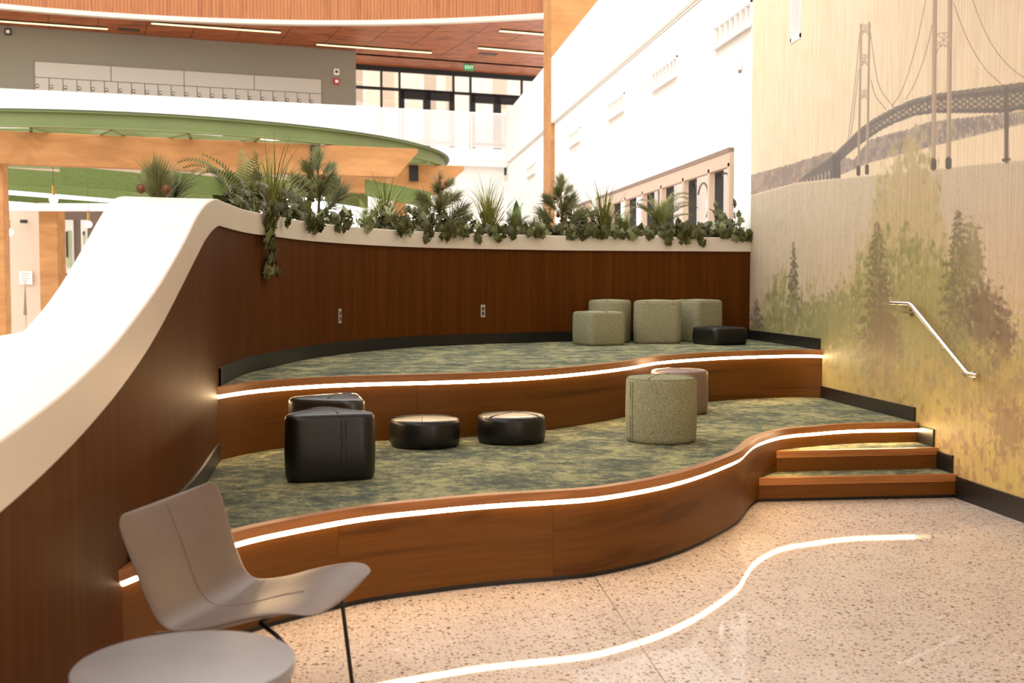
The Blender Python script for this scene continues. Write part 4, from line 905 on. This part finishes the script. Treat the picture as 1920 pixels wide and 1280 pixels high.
for iu in range(-6, 24):
    for iv in range(-1, 5):
        o0 = lA + ld * (iu * pw) - ln * (iv * pd + .0); k = 6; vs_ = []; keep = False; vb_ = [(*p_[:2], 0) for p_ in (o0 + ld * (pw * a / 6) - ln * (pd * b / 6) for a in range(7) for b in range(7))]
        for a in range(k + 1):
            for b in range(k + 1):
                p = o0 + ld * (.008 + (pw - .016) * a / k) - ln * (.008 + (pd - .016) * b / k); v2 = p[:2] - dc; r = np.linalg.norm(v2)
                if r > dR + .15: keep = True
                else: p = np.array([*(dc + v2 / r * (dR + .15)), 0])
                vs_.append((p[0], p[1], ZC))
        if not keep or p[0] > XM + 6: continue
        m = MB(); m.add(vs_, [(a * (k + 1) + b, (a + 1) * (k + 1) + b, (a + 1) * (k + 1) + b + 1, a * (k + 1) + b + 1) for a in range(k) for b in range(k)]); m.build('panel', 'ceilwood', ceil2)
        vb_ = [np.array(v[:2]) for v in vb_]; vb_ = [v if np.linalg.norm(v - dc) > dR + .15 else dc + (v - dc) / np.linalg.norm(v - dc) * (dR + .15) for v in vb_]
        back_.add([(v[0], v[1], ZC + .04) for v in vb_], [(a * (k + 1) + b, (a + 1) * (k + 1) + b, (a + 1) * (k + 1) + b + 1, a * (k + 1) + b + 1) for a in range(k) for b in range(k)])
back_.build('backing', 'black_metal', ceil2)
for (xa, ya_), (xb, yb_), lab in (((0, 40), (202, 54.5), 'linear ceiling light at the far left of the plank ceiling'), ((284, 44), (526, 61), 'linear ceiling light over the lockers'), ((594, 83.5), (809, 99), 'linear ceiling light above the white sensor'), ((937, 58), (1040, 66.5), 'shorter linear ceiling light left of the timber column, nearer the drum'), ((897, 90), (1040, 102), 'linear ceiling light nearest the exit sign')):
    A, B = on_z(xa, ya_, ZC - .045), on_z(xb, yb_, ZC - .045); E = empty('linear_light', (*((A + B) / 2)[:2], ZC - .03), label=lab, cat='ceiling light', group='linear ceiling lights')
    m = MB(); m.beam(A + vZ * .02, B + vZ * .02, .13, .03); m.build('housing', 'black_metal', E); m = MB(); m.beam(A, B, .10, .02); m.build('lens', 'linlight', E)
for (x, y) in ((242, 55), (915, 101)):
    P = on_z(x, y, ZC); m = MB(); m.beam(P - ld * .3, P + ld * .3, .3, .03); tag(m.build('ceiling_vent', 'outlet_dark'), 'dark slot vent in the plank ceiling %s' % ('above the lockers' if x < 500 else 'near the exit sign'), 'vent')

# ================================================================== GREEN RING PAVILION
ZR = 4.22
rp = np.array([on_z(x, y, ZR)[:2] for x, y in ((0, 208), (150, 210.7), (300, 217.5), (450, 227), (550, 237), (637, 246.5), (706, 259), (769, 271.5), (806, 282.5), (831, 293.5))])
A_ = np.c_[2 * rp, np.ones(len(rp))]; sol = np.linalg.lstsq(A_, (rp ** 2).sum(1), rcond=None)[0]; rc = sol[:2]; rR = math.sqrt(sol[2] + rc @ rc)
ring = empty('ring_canopy', (*rc, ZR), label='large circular green steel ring canopy carried on timber beams', cat='canopy')
th = np.linspace(0, 2 * PI, 181); cir = np.array([(rc[0] + rR * math.cos(b), rc[1] + rR * math.sin(b)) for b in -th])
m = MB(); sweep(m, cir, [(0.0, ZR), (-.12, ZR), (-.12, ZR - .02), (-.02, ZR - .02), (-.02, ZR - .24), (-.12, ZR - .24), (-.12, ZR - .26), (0, ZR - .26)], closed=True, caps=False)
m.build('ring_channel', 'greenpaint', ring, smooth=.5)
m = MB(); sweep(m, cir, [(.015, ZR), (.015, ZR + .025), (-.13, ZR + .025), (-.13, ZR)], closed=True, caps=False); m.build('top_flange', plain('dark_green_edge', srgb(70, 78, 50), .5), ring, smooth=.5)
nz_ = 36
for k in range(nz_):
    b0 = 2 * PI * k / nz_; b1 = 2 * PI * (k + .5) / nz_; b2 = 2 * PI * (k + 1) / nz_
    P = [(*(rc + (rR - .06) * np.array([math.cos(b0), math.sin(b0)])), ZR - .2), (*(rc + (rR - 1.7) * np.array([math.cos(b1), math.sin(b1)])), ZR - .2), (*(rc + (rR - .06) * np.array([math.cos(b2), math.sin(b2)])), ZR - .2)]
    for a, b in ((P[0], P[1]), (P[1], P[2])): m = MB(); m.beam(a, b, .05, .12); m.build('lattice_bar', 'greenpaint', ring)
cir2 = np.array([(rc[0] + (rR - 1.7) * math.cos(b), rc[1] + (rR - 1.7) * math.sin(b)) for b in -th]); m = MB(); sweep(m, cir2, [(.04, ZR - .05), (-.04, ZR - .05), (-.04, ZR - .3), (.04, ZR - .3)], closed=True, caps=False); m.build('inner_ring', 'greenpaint', ring, smooth=.5)
ZBm = ZR - .27
def glulam(nm, lab, A, B, h, w, cut=.0, cat='beam'):
    A = np.array([*A[:2], 0]); B = np.array([*B[:2], 0]); d = (B - A) / np.linalg.norm(B - A); n = np.array([-d[1], d[0], 0]); m = MB()
    L = np.linalg.norm(B - A)
    pr = [(0, ZBm), (L, ZBm), (L, ZBm - h * .12), (L - cut, ZBm - h), (0, ZBm - h)]
    vs_ = [A + d * s_ + n * o_ + vZ * z for o_ in (0, w) for s_, z in pr]
    m.add(vs_, [(0, 1, 2, 3, 4), (9, 8, 7, 6, 5)] + [(i, i + 5, (i + 1) % 5 + 5, (i + 1) % 5) for i in range(5)])
    o = m.build(nm, 'timber', None, bevel=.01); tag(o, lab, cat); return o
bA = on_z(-60, 242, ZBm); bB = on_z(784, 279, ZBm)
glulam('timber_beam', 'long timber beam under the green ring with a raked end', bA, bB, .53, .25, .42)
b2B = on_z(871, 311.5, ZBm); b2d = (bB - bA) / np.linalg.norm(bB - bA); b2A = b2B - b2d * 2.6
glulam('timber_beam', 'second timber beam behind the first, ending farther right', b2A, b2B, .62, .25, .62)
for (x, y0, y1, base, lab) in ((590, 272, 318, bA, 'black steel bracket on the long timber beam'), (775, 310, 340, b2A, 'black steel bracket on the rear timber beam')):
    e0 = base; P = on_vp(x - 8, y0, e0, e0 + b2d); Q = on_vp(x + 8, y1, e0, e0 + b2d); m = MB(); m.obox(P, Q, .06, Q[2], P[2], off=-.06); tag(m.build('steel_bracket', 'black_metal'), lab, 'bracket')
P = on_d(-14, 400, on_z(0, 245, ZBm) @ vF + .35); m = MB(); m.box((P[0] - .22, P[1] - .15, 0), (P[0] + .22, P[1] + .15, ZBm - .5)); tag(m.build('timber_post', 'timber', None, bevel=.015), 'timber post at the left edge under the long beam', 'post')
P = on_d(750, 400, b2B @ vF + .5); m = MB(); m.box((P[0] - .13, P[1] - .13, 0), (P[0] + .13, P[1] + .13, ZBm - .6)); tag(m.build('timber_post', 'timber', None, bevel=.015), 'timber post behind the plants under the rear beam', 'post')
BL = ['under the left part of the long timber beam', 'under the long beam behind the soft needled clump', 'behind the arching fern fronds', 'beside the left timber post', 'in the middle row behind the globe pendant', 'in the farthest row above the white fascia', 'behind the leftmost pine sapling', 'between the leftmost pine and the pale fern', 'with a raked top at the end of the long beam', 'in the middle row behind the upright fern']
for k, (x0, y0, x1, y1, hp_, d0, d1) in enumerate(((112, 309, 266, 325, 36, 22.5, 23.2), (266, 315, 420, 333, 36, 22.4, 23.2), (420, 322, 500, 332, 40, 23, 23.6), (-20, 312, 112, 322, 30, 25, 25.6), (15, 338, 296, 362, 18, 27.5, 28.5), (-20, 362, 238, 382, 12, 30, 31), (560, 326, 600, 330, 42, 24, 24.4), (612, 331, 690, 345, 46, 23.6, 24.2), (686, 336, 808, 360, 30, on_vp(686, 300, bA, bB) @ vF + .12, on_vp(808, 300, bA, bB) @ vF + .12), (300, 345, 520, 372, 26, 26, 27))):
    A, B = on_d(x0, y0, d0), on_d(x1, y1, d1); h = hp_ * d0 / F; z1_ = (A[2] + B[2]) / 2; m = MB()
    dd = B - A; dd[2] = 0; n = np.array([-dd[1], dd[0], 0]) / np.linalg.norm(dd) * .08
    E_ = empty('felt_baffle', (A + B) / 2 - vZ * h, label='green felt baffle ' + BL[k], cat='baffle', group='felt baffles')
    m.add([A, B, B - vZ * h, A - vZ * h, A + n, B + n, B + n - vZ * h, A + n - vZ * h], [(0, 3, 2, 1), (4, 5, 6, 7), (0, 1, 5, 4), (3, 7, 6, 2), (1, 2, 6, 5), (0, 4, 7, 3)]); m.build('board', 'greenfelt', E_)
    dn = dd / np.linalg.norm(dd); JA, JB = A + n * .5, B + n * .5; ZW = ZBm - .52 if k == 8 else ZR - .1; JA[2] = JB[2] = ZR - .14; m = MB(); m.beam(JA, JB, .05, .12)
    if k != 8: m.build('joist', 'greenpaint', ring)
    for f in ((.08, .35) if k == 8 else (.15, .85)):
        P = A + (B - A) * f + n * .5; m = MB(); m.tube([P - vZ * .02, (P[0], P[1], ZW)], .004, 5); m.build('wire', 'steel', E_)

# ================================================================== LOWER LEVEL BEYOND THE SLOPE
E = None
def card(nm, x0, y0, x1, y1, d, mat, th=.15, lab=None, cat=None, st=False):
    A, B = on_d(x0, y0, d), on_d(x1, y0, d); z0 = on_d(x0, y1, d)[2]; m = MB(); m.obox(A, B, th, z0, A[2]); o = m.build(nm, mat)
    if st: struct(o, lab)
    else: tag(o, lab, cat)
    return o
card('wall_cafe', -60, 392, 75, 900, 28.5, 'beige', .2, 'pale plaster wall beyond the white slope', st=True)
card('trim_20', -60, 381, 330, 395, 27.0, 'white', .3, 'white fascia band beyond the white slope', st=True)
card('wall_corridor_far', 104, 395, 420, 800, 31, 'greydark', .2, 'grey brown corridor wall beyond the white slope', st=True)
o = card('timber_column', 72, 380, 106, 900, 27.3, 'timber', .5, 'short timber column beyond the white slope', 'column')
for x0, x1, y1 in ((119, 137, 512), (151, 163, 470)):
    E = empty('window_%d' % (4 if x0 < 130 else 5), on_d(x0, 450, 30.8)); struct(E, 'narrow window in the grey corridor wall')
    A, B = on_d(x0, 412, 30.9), on_d(x1, 412, 30.9); z0 = on_d(x0, y1, 30.9)[2]; m = MB(); m.obox(A, B, .05, z0, A[2], off=0); m.build('window_frame', 'white', E)
    A, B = on_d(x0 + 5, 432, 30.85), on_d(x1 - 4, 432, 30.85); z0 = on_d(x0, y1 - 12, 30.85)[2]; m = MB(); m.obox(A, B, .03, z0, A[2]); m.build('pane', plain('garden_glass', srgb(190, 200, 160), .2), E)
    A, B = on_d(x0 + 4, 434, 30.8), on_d(x0 + 7, 434, 30.8); m = MB(); m.obox(A, B, .03, on_d(x0, y1 - 30, 30.8)[2], A[2]); m.build('mullion', 'darkframe', E)
for (x, y, r, yt, d, lab) in ((100.5, 374, 8, 310, 21, 'glowing globe pendant nearest the long timber beam'), (17.5, 435.5, 7, 385, 24, 'glowing globe pendant beside the left timber post'), (166, 420.5, 6.5, 395, 25, 'glowing globe pendant just left of the white slope')):
    P = on_d(x, y, d); E = empty('pendant_lamp', P, label=lab, cat='pendant lamp', group='globe pendants'); R_ = r * d / F
    m = MB(); m.sphere(P, R_, 20, 12); m.build('globe', 'globe', E, smooth=True); m = MB(); m.beam((P[0] - .8, P[1], ZR - .14), (P[0] + .8, P[1], ZR - .14), .05, .12); m.build('joist', 'greenpaint', ring); Q = on_d(x, yt, d); m = MB(); m.tube([P + vZ * R_, (P[0], P[1], ZR - .1)], .006, 6); m.build('cord', 'stem', E); m = MB(); m.cyl(P, .025, P[2] + R_ * .9, P[2] + R_ + .18, 10); m.build('socket', plain('brass', srgb(190, 150, 80), .3, metal=1), E)
A, B = on_d(36, 508, 28.4), on_d(60, 508, 28.4); z0 = on_d(36, 533, 28.4)[2]; E = empty('wall_notice', A, label='white notice with grey lines on the pale plaster wall', cat='notice')
m = MB(); m.obox(A, B, .02, z0, A[2]); m.build('sheet', 'white', E)
for k in range(4): m = MB(); zz = A[2] - .06 - .06 * k; m.obox(A + (B - A) * .2, A + (B - A) * (.8 - .12 * (k % 2)), .004, zz - .015, zz, off=-.005); m.build('text_line', 'outlet', E)
m = MB(); P = on_d(43, 238 + 150, 28.3); P = on_d(44.5, 415, 28.3); m.cyl(P, .09, P[2] - .04, P[2] + .04, 16); tag(m.build('ceiling_camera', 'outlet_dark', None, smooth=.5), 'small dark camera dome high on the pale plaster wall', 'camera')
def tub(px_, py_, d, lab, rz):
    P = on_d(px_, py_, d); P[2] = 0; E = empty('tub_chair', P, rz, lab, 'chair', 'white tub chairs')
    put_local(lathe([(.20, .30), (.30, .34), (.33, .42), (.30, .45), (.02, .45)], 28), 'seat', 'white', E)
    m = MB(); pts = [(.33 * math.cos(a), .33 * math.sin(a)) for a in np.linspace(.35 * PI, 1.65 * PI, 20)]
    sweep(m, np.array(pts), lambda i: [(0, .36), (-.03, .80 - .12 * abs(i - 9.5) / 9.5), (.02, .80 - .12 * abs(i - 9.5) / 9.5), (.04, .36)], closed=True); put_local(m, 'backrest', 'white', E)
    for a in (45, 135, 225, 315): m = MB(); m.tube([(.18 * math.cos(math.radians(a)), .18 * math.sin(math.radians(a)), .33), (.27 * math.cos(math.radians(a)), .27 * math.sin(math.radians(a)), 0)], .014, 8); put_local(m, 'leg', 'black_metal', E)
tub(38, 640, 17, 'white tub chair by the left post, half hidden by the white slope', 2.2)
tub(14, 652, 15.5, 'white tub chair at the left edge behind the white slope', 1.4)
P = on_d(48, 560, 24); m = MB(); m.add([on_d(44, 590, 24), on_d(51, 590, 24), on_d(47, 525, 24), on_d(47, 590, 24.2)], [(0, 1, 2), (1, 3, 2), (3, 0, 2)])
E = empty('patio_umbrella', (P[0], P[1], 0), label='slim folded parasol in front of the pale plaster wall', cat='umbrella'); m.build('folded_canopy', 'greydark', E)
m = MB(); m.tube([(*on_d(47.5, 560, 24.1)[:2], 0), (*on_d(47.5, 560, 24.1)[:2], 1.5)], .02, 8); m.build('pole', 'taupe', E)

# ================================================================== PLANTS
PB = ZTP - 0.045
def base_at(px_, off=.22):
    i = int(np.argmin(np.abs(wpx - px_) + (np.arange(len(wall)) < iA - 2) * 1e6)); p = wall[i] - Nw[i] * off
    for _ in range(4):     # keep the picture column while moving into the trough
        x = proj((p[0], p[1], 2.0))[0]; i = int(np.clip(i + np.sign(px_ - x) * max(1, abs(px_ - x) // 8), iA - 2, len(wall) - 1)) if abs(px_ - x) > 5 else i; p = wall[i] - Nw[i] * off
    return np.array([p[0], p[1], PB]), Nw[i]
meshes = {}
def keep(nm, m, mat, smooth=True):
    e = m.mesh(nm); e.materials.append(M[mat]); 
    if smooth: shade(e, True)
    meshes[nm + mat] = e; return e
def inst(nm, me_, E, loc=(0, 0, 0), rot=(0, 0, 0), sc=1.0):
    o = bpy.data.objects.new(nm, me_); C.objects.link(o); o.parent = E; o.location = loc; o.rotation_euler = rot; o.scale = (sc,) * 3 if not hasattr(sc, '__len__') else sc; return o
def frond_mesh(arch, npair, mat, lw=.2, curl=0.0):
    """unit-length fern frond growing up from the origin and arching to +x"""
    m = MB(); pts = []
    for k in range(25):
        s_ = k / 24; a = PI / 2 - arch * s_ ** 1.25 - curl * s_ ** 4
        pts.append((pts[-1][0] + math.cos(a) / 24, 0, pts[-1][2] + math.sin(a) / 24) if pts else (0, 0, 0))
    pts = [Vector(p) for p in pts]; m.tube(pts, [.008 * (1 - .8 * k / 24) for k in range(25)], 4, False)
    for k in range(npair):
        s_ = .16 + .83 * k / npair; i = min(23, int(s_ * 24)); p = pts[i].lerp(pts[i + 1], s_ * 24 - i); t_ = (pts[i + 1] - pts[i]).normalized(); up = Vector((0, 1, 0)).cross(t_)
        L = lw * math.sin(PI * min(1, (.08 + .92 * s_)) ** .75) * 1.0 + .012; w = .40 / npair
        for sd in (-1, 1):
            d = (Vector((0, sd, 0)) * .93 + t_ * .38 - up * .05).normalized(); q1 = p + d * L * .5 - up * .012; q2 = p + d * L - up * (.05 * L / .2 + .01)
            m.add([p - t_ * w * .55, p + t_ * w * .55, q1 + t_ * w * .6, q1 - t_ * w * .6, q2], [(0, 1, 2, 3), (3, 2, 4)])
    return keep('frond%.1f%d%.1f' % (arch, npair, curl), m, mat)
def blades_mesh(n, mat, seed):
    r_ = random.Random(seed); m = MB()
    for k in range(n):
        az = r_.uniform(0, 2 * PI); L = r_.uniform(.45, 1.0); lean = r_.uniform(.03, .30) if k % 3 else r_.uniform(.3, .75); bend = r_.uniform(.2, 1.3); w = r_.uniform(.007, .012)
        p = Vector((r_.gauss(0, .02), r_.gauss(0, .02), 0)); a = lean; rows = []
        for j in range(7):
            rows.append((p.copy(), w * (1 - (j / 6) ** 1.6) + .0006)); a += bend / 6 * (j / 3); p = p + Vector((math.cos(az) * math.sin(a), math.sin(az) * math.sin(a), math.cos(a))) * L / 6
        sd = Vector((-math.sin(az), math.cos(az), 0)); vs_ = [q + sd * ww_ * s_ for q, ww_ in rows for s_ in (-1, 1)]
        m.add(vs_, [(2 * j, 2 * j + 1, 2 * j + 3, 2 * j + 2) for j in range(6)])
    return keep('blades%d' % seed, m, mat)
def tuft_mesh(n, mat, seed, spread=1.0):
    r_ = random.Random(seed); m = MB()
    for k in range(n):
        az = r_.uniform(0, 2 * PI); el = abs(r_.gauss(.35, .38)) * spread; L = r_.uniform(.7, 1.0); s0 = r_.uniform(0, .55); d = Vector((math.cos(az) * math.sin(el), math.sin(az) * math.sin(el), math.cos(el)))
        sd = d.orthogonal().normalized() * (.016 if n < 200 else .008); p = Vector((0, 0, s0)); e = p + d * L; mid = p + d * L * .5 + Vector((0, 0, .03))
        m.add([p - sd, p + sd, mid + sd, mid - sd, e], [(0, 1, 2, 3), (3, 2, 4)])
    return keep('tuft%d' % seed, m, mat)
def ivy_mesh(mat, var):
    lob = [(0, 0), (.28, -.12), (.5, .08), (.36, .30), (.62, .46), (.30, .58), (.22, .80), (0, 1.05), (-.22, .80), (-.30, .58), (-.62, .46), (-.36, .30), (-.5, .08), (-.28, -.12)]
    m = MB(); vs_ = [(x, y, -.16 * abs(x) - .12 * y * y + .03 * var) for x, y in lob] + [(0, .35, .05)]
    m.add(vs_, [(i, (i + 1) % 14, 14) for i in range(14)]); return keep('ivy%d' % var, m, mat, False)
def cone_mesh():
    m = MB(); n = 9
    m.sphere((0, 0, .5), .5, 10, 8, (.56, .56, 1.15))
    for j in range(7):
        z = .12 + .12 * j; r_ = .36 * math.sin(PI * min(.95, .15 + z * .85)) + .08
        for k in range(n):
            a = 2 * PI * (k + .5 * (j % 2)) / n; c, s_ = math.cos(a), math.sin(a); m.add([(c * r_ * .7 - s_ * .08, s_ * r_ * .7 + c * .08, z), (c * r_ * .7 + s_ * .08, s_ * r_ * .7 - c * .08, z), (c * (r_ + .1), s_ * (r_ + .1), z + .09)], [(0, 1, 2)])
    return keep('cone', m, 'cone', False)
FR = {(a, mt): frond_mesh(a, 20, mt, .17) for a in (.7, 1.3, 1.9) for mt in ('fern', 'fern_light')}
FRL = frond_mesh(1.5, 26, 'fern', .15, .6)
GR = [blades_mesh(110, 'grass', s_) for s_ in (1, 2)]
TF = [tuft_mesh(190, 'pine', s_) for s_ in (1, 2)]; TFW = tuft_mesh(520, 'pine', 5, 1.1)
IV = [ivy_mesh('ivy', v) for v in (0, 1, 2)]; IVP = ivy_mesh('ivy_pale', 3); CONE = cone_mesh()
R = random.Random(11)
def fern(px_, L, n, lab, mt='fern', off=.2, long=False, aim=None):
    P, nv = base_at(px_, off); E = empty('fern', P, label=lab, cat='fern', group='planter ferns')
    for k in range(n):
        az = 2 * PI * k / n + R.uniform(-.3, .3) if aim is None else aim[k % len(aim)] + R.uniform(-.15, .15)
        inst('frond', FRL if long else FR[(R.choice((.7, 1.3, 1.9)), mt)], E, (R.uniform(-.02, .02), R.uniform(-.02, .02), 0), (R.uniform(-.1, .1), R.uniform(-.15, .15), az), L * R.uniform(.95, 1.3))
def grass(px_, h, lab, off=.2, k=0):
    P, nv = base_at(px_, off); E = empty('ornamental_grass', P, label=lab, cat='grass plant', group='planter grasses')
    inst('blades', GR[k], E, (0, 0, 0), (0, 0, R.uniform(0, 6)), h); o = inst('blades', GR[1 - k], E, (.03, .02, 0), (0, 0, R.uniform(0, 6)), h * .62)
def pine(px_, h, lab, off=.2, cones=3):
    P, nv = base_at(px_, off); E = empty('pine_sapling', P, label=lab, cat='pine', group='planter pines')
    m = MB(); m.tube([(0, 0, 0), (.01, 0, h * .4), (0, .01, h * .86)], [.013, .011, .007], 7); put_local(m, 'stem', 'stem', E)
    inst('needle_tuft', TF[0], E, (0, 0, h * .74), (0, 0, R.uniform(0, 6)), h * .26)
    for k in range(9):
        z = h * (.12 + .60 * k / 9); az = k * 2.4 + R.uniform(-.3, .3); L = h * (.50 - .26 * k / 9); el = 1.0 - .35 * R.random()
        d = Vector((math.cos(az) * math.sin(el), math.sin(az) * math.sin(el), math.cos(el))); e = Vector((0, 0, z)) + d * L * .55
        m = MB(); m.tube([(0, 0, z), tuple(e)], [.005, .0035], 5); put_local(m, 'branch', 'stem', E)
        q_ = d.to_track_quat('Z', 'Y').to_euler(); inst('needle_tuft', TF[k % 2], E, tuple(Vector((0, 0, z)) + d * L * .35), tuple(q_), L * .72)
    for k in range(cones):
        az = TOW + R.uniform(-1.3, 1.3); z = h * R.uniform(.25, .8); inst('pine_cone', CONE, E, (.06 * math.cos(az), .06 * math.sin(az), z), (R.uniform(.3, 1.2), 0, az + PI / 2), .055)
TOW = -PI / 2 - PSI
def ivy(px_, n, w, h, lab, off=.12, droop=.10, pale=.12, size=.078):
    n = int(n * 2.1); w *= 1.15; h *= 1.15
    P, nv = base_at(px_, off); E = empty('ivy', P, label=lab, cat='ivy', group='planter ivy')
    m = MB()
    for k in range(5):
        a = k * 1.256; m.tube([(0, 0, 0), (.3 * w * math.cos(a), .3 * w * math.sin(a), h * .6), (.55 * w * math.cos(a), .4 * w * math.sin(a), h * .5)], .003, 4)
    put_local(m, 'stems', 'stem', E); tt = np.array([-nv[1], nv[0]])
    yaw = math.atan2(nv[1], nv[0])
    def leaf_(loc, hang):
        inst('leaf', IVP if R.random() < pale else R.choice(IV), E, loc, (R.uniform(1.5, 2.3) if hang else R.uniform(.5, 1.9), R.uniform(-.7, .7), yaw + PI / 2 + R.uniform(-1.2, 1.2)), size * R.uniform(.75, 1.3) * (.85 if hang else 1))
    for k in range(n):
        u = R.gauss(0, .42) * w; f = R.uniform(-.14, max(0, off - .02)); z = abs(R.gauss(0, .5)) * h + .045
        leaf_((tt[0] * u + nv[0] * f, tt[1] * u + nv[1] * f, z), False)
    for q in range(int(3 + droop * 20)):
        u = R.gauss(0, .36) * w; L = droop * R.uniform(.35, 1.0); fo_ = off + .035
        L3 = [(tt[0] * u + nv[0] * a, tt[1] * u + nv[1] * a, b) for a, b in ((off - .08, .05), (off - .01, .065), (fo_, .03), (fo_ + .005, .045 - L))]
        m = MB(); m.tube(L3, .0022, 4); put_local(m, 'runner', 'stem', E)
        for k in range(4 + int(L * 30)):
            a = (k + R.random()) / (4 + int(L * 30)); z = .075 - (L + .03) * a; f = fo_ + R.uniform(.0, .03); leaf_((tt[0] * (u + R.uniform(-.02, .02)) + nv[0] * f, tt[1] * (u + R.uniform(-.02, .02)) + nv[1] * f, z), True)
# wide soft pine clump with two cones at the top of the slope
P, nv = base_at(412, .30); tdir = np.array([math.cos(TOW), math.sin(TOW)])
P = np.array([*on_z(378, 378, PB)[:2], PB]); P[:2] = wall[iP + 2] - Nw[iP + 2] * .33
E = empty('pine_clump', P, label='wide soft needled clump with two cones at the top of the white slope', cat='pine')
inst('needle_tuft', TFW, E, (0, 0, 0), (0, -.1, 0), .24); inst('needle_tuft', TFW, E, (.06, .05, 0), (0, .35, 1), .26)
lt_ = keep('limetuft', MB(), 'fern_light') if False else None
for dx in (-.09, .05): inst('pine_cone', CONE, E, (dx, -.10, .09), (1.2, 0, .2), .058)
fern(446, .56, 6, 'fern with long fronds arching left above the slope', 'fern', .26, True, [PI + .1, PI - .5, PI * .8, .4])
fern(462, .50, 6, 'upright fern behind the trailing ivy', 'fern', .25)
grass(512, .80, 'tall tufted grass behind the trailing ivy', .28, 0)
ivy(470, 34, .30, .16, 'dark ivy mound at the bend of the planter', .14)
ivy(545, 40, .30, .19, 'dark ivy mound right of the trailing vine', .13)
pine(600, .68, 'pine sapling with cones over the black bracket', .2, 5)
ivy(640, 22, .28, .08, 'low ivy at the foot of the leftmost pine sapling', .1, .08, .35)
fern(690, .30, 9, 'pale fern between the leftmost pine and the grass', 'fern_light', .2)
grass(728, .68, 'tall pale grass right of the pale fern', .22, 1)
ivy(735, 30, .30, .12, 'ivy below the tall pale grass', .12, .07)
ivy(790, 44, .34, .16, 'thick dark ivy left of the middle pine', .1, .13)
pine(825, .66, 'middle pine sapling with cones above the thick ivy', .22, 5)
ivy(860, 40, .32, .14, 'thick dark ivy right of the middle pine', .1, .11)
grass(915, .74, 'tall grass standing alone against the white wall', .2, 0)
ivy(925, 20, .3, .07, 'low ivy below the lone grass', .1, .09)
fern(962, .34, 10, 'bushy fern beside the broad leaf', 'fern', .18)
fern(985, .26, 4, 'fern trailing over the rim below the broad leaf', 'fern', .07, True, [TOW, TOW + .6, TOW - .6])
P, nv = base_at(973, .3); E = empty('broad_leaf_plant', P, label='single broad upright green leaf behind the bushy fern', cat='plant')
m = MB(); vs_ = []
for k in range(9):
    s_ = k / 8; w = .055 * math.sin(PI * (.12 + .88 * s_)) ** .8
    vs_ += [(-w, .02 * s_ * s_, .42 * s_), (0, .02 * s_ * s_ + .012, .42 * s_), (w, .02 * s_ * s_, .42 * s_)]
m.add(vs_, [(3 * k + j, 3 * k + j + 1, 3 * k + j + 4, 3 * k + j + 3) for k in range(8) for j in (0, 1)]); o = put_local(m, 'leaf', 'agave', E); o.rotation_euler = (0, 0, -PSI)
m = MB(); m.tube([(0, 0, 0), (0, 0, .1)], .01, 6); put_local(m, 'stalk', 'stem', E)
P, nv = base_at(1005, .25); E = empty('pine_clump', P, label='small spiky needled clump left of the right pine', cat='pine'); inst('needle_tuft', TFW, E, (0, 0, 0), (0, 0, 0), .19); inst('needle_tuft', TF[1], E, (.08, 0, 0), (0, .2, 0), .22)
pine(1048, .66, 'rightmost pine sapling beside the timber column', .2, 6)
ivy(1078, 42, .30, .20, 'dark ivy mound right of the rightmost pine', .2, .03, .05)
grass(1135, .74, 'rightmost tall grass in front of the window band', .2, 1)
fern(1172, .34, 10, 'bright fern right of the rightmost grass', 'fern_light', .2)
fern(1240, .50, 10, 'large spreading fern in front of the dark mullions', 'fern', .22)
fern(1240, .62, 6, 'long fronded fern reaching across the window band', 'fern', .24, True, [.1, .5, PI - .2, 2.2])
ivy(1268, 34, .26, .10, 'dark ivy hanging below the large fern', .08, .14, .05)
ivy(1315, 30, .34, .10, 'low ivy between the large fern and the corner bush', .15, .03)
ivy(1355, 40, .22, .24, 'leafy ivy bush near the mural corner', .2, .03)
ivy(1384, 18, .14, .07, 'ivy sprig at the mural end of the planter', .1, .06)
for k, px_ in enumerate((1000, 1040, 1110, 1150, 1205)):
    ivy(px_, 16, .3, .06, ['low ivy under the small spiky clump', 'low ivy at the foot of the rightmost pine', 'low ivy left of the rightmost grass', 'low ivy right of the rightmost grass', 'low ivy between the two big ferns'][k], .12, .05, .2)
# trailing vine
P, nv = base_at(497, .03); E = empty('trailing_ivy', (P[0], P[1], ZTP), label='long trailing ivy vine hanging down the walnut wall', cat='ivy')
tt = np.array([-nv[1], nv[0]]); yaw = math.atan2(nv[1], nv[0])
def lv(u, f, z): return (tt[0] * u * -1 + nv[0] * f, tt[1] * u * -1 + nv[1] * f, z)
for pts in ([(-.12, -.02, .02), (0, .06, .0), (.05, .075, -.12), (.065, .06, -.28), (.07, .05, -.42)], [(0, .06, 0), (.02, .07, -.15), (.03, .05, -.38), (.05, .04, -.5)], [(.03, .07, -.06), (.12, .09, -.15), (.22, .09, -.22)]):
    m = MB(); m.tube([lv(*p) for p in catmull(pts, 5)], .0032, 5); put_local(m, 'vine', 'stem', E)
for k in range(58):
    if k % 3 == 2: z = -R.uniform(0, .22); u = .04 + R.uniform(0, .8) * (-z)
    else: z = -R.uniform(.0, .46); u = .035 + R.uniform(-.05, .07)
    inst('leaf', IVP if R.random() < .3 else R.choice(IV), E, lv(u, .06 + R.uniform(-.01, .04), z), (R.uniform(1.5, 2.4), R.uniform(-.5, .5), yaw + PI / 2 + R.uniform(-.7, .7)), R.uniform(.05, .085))
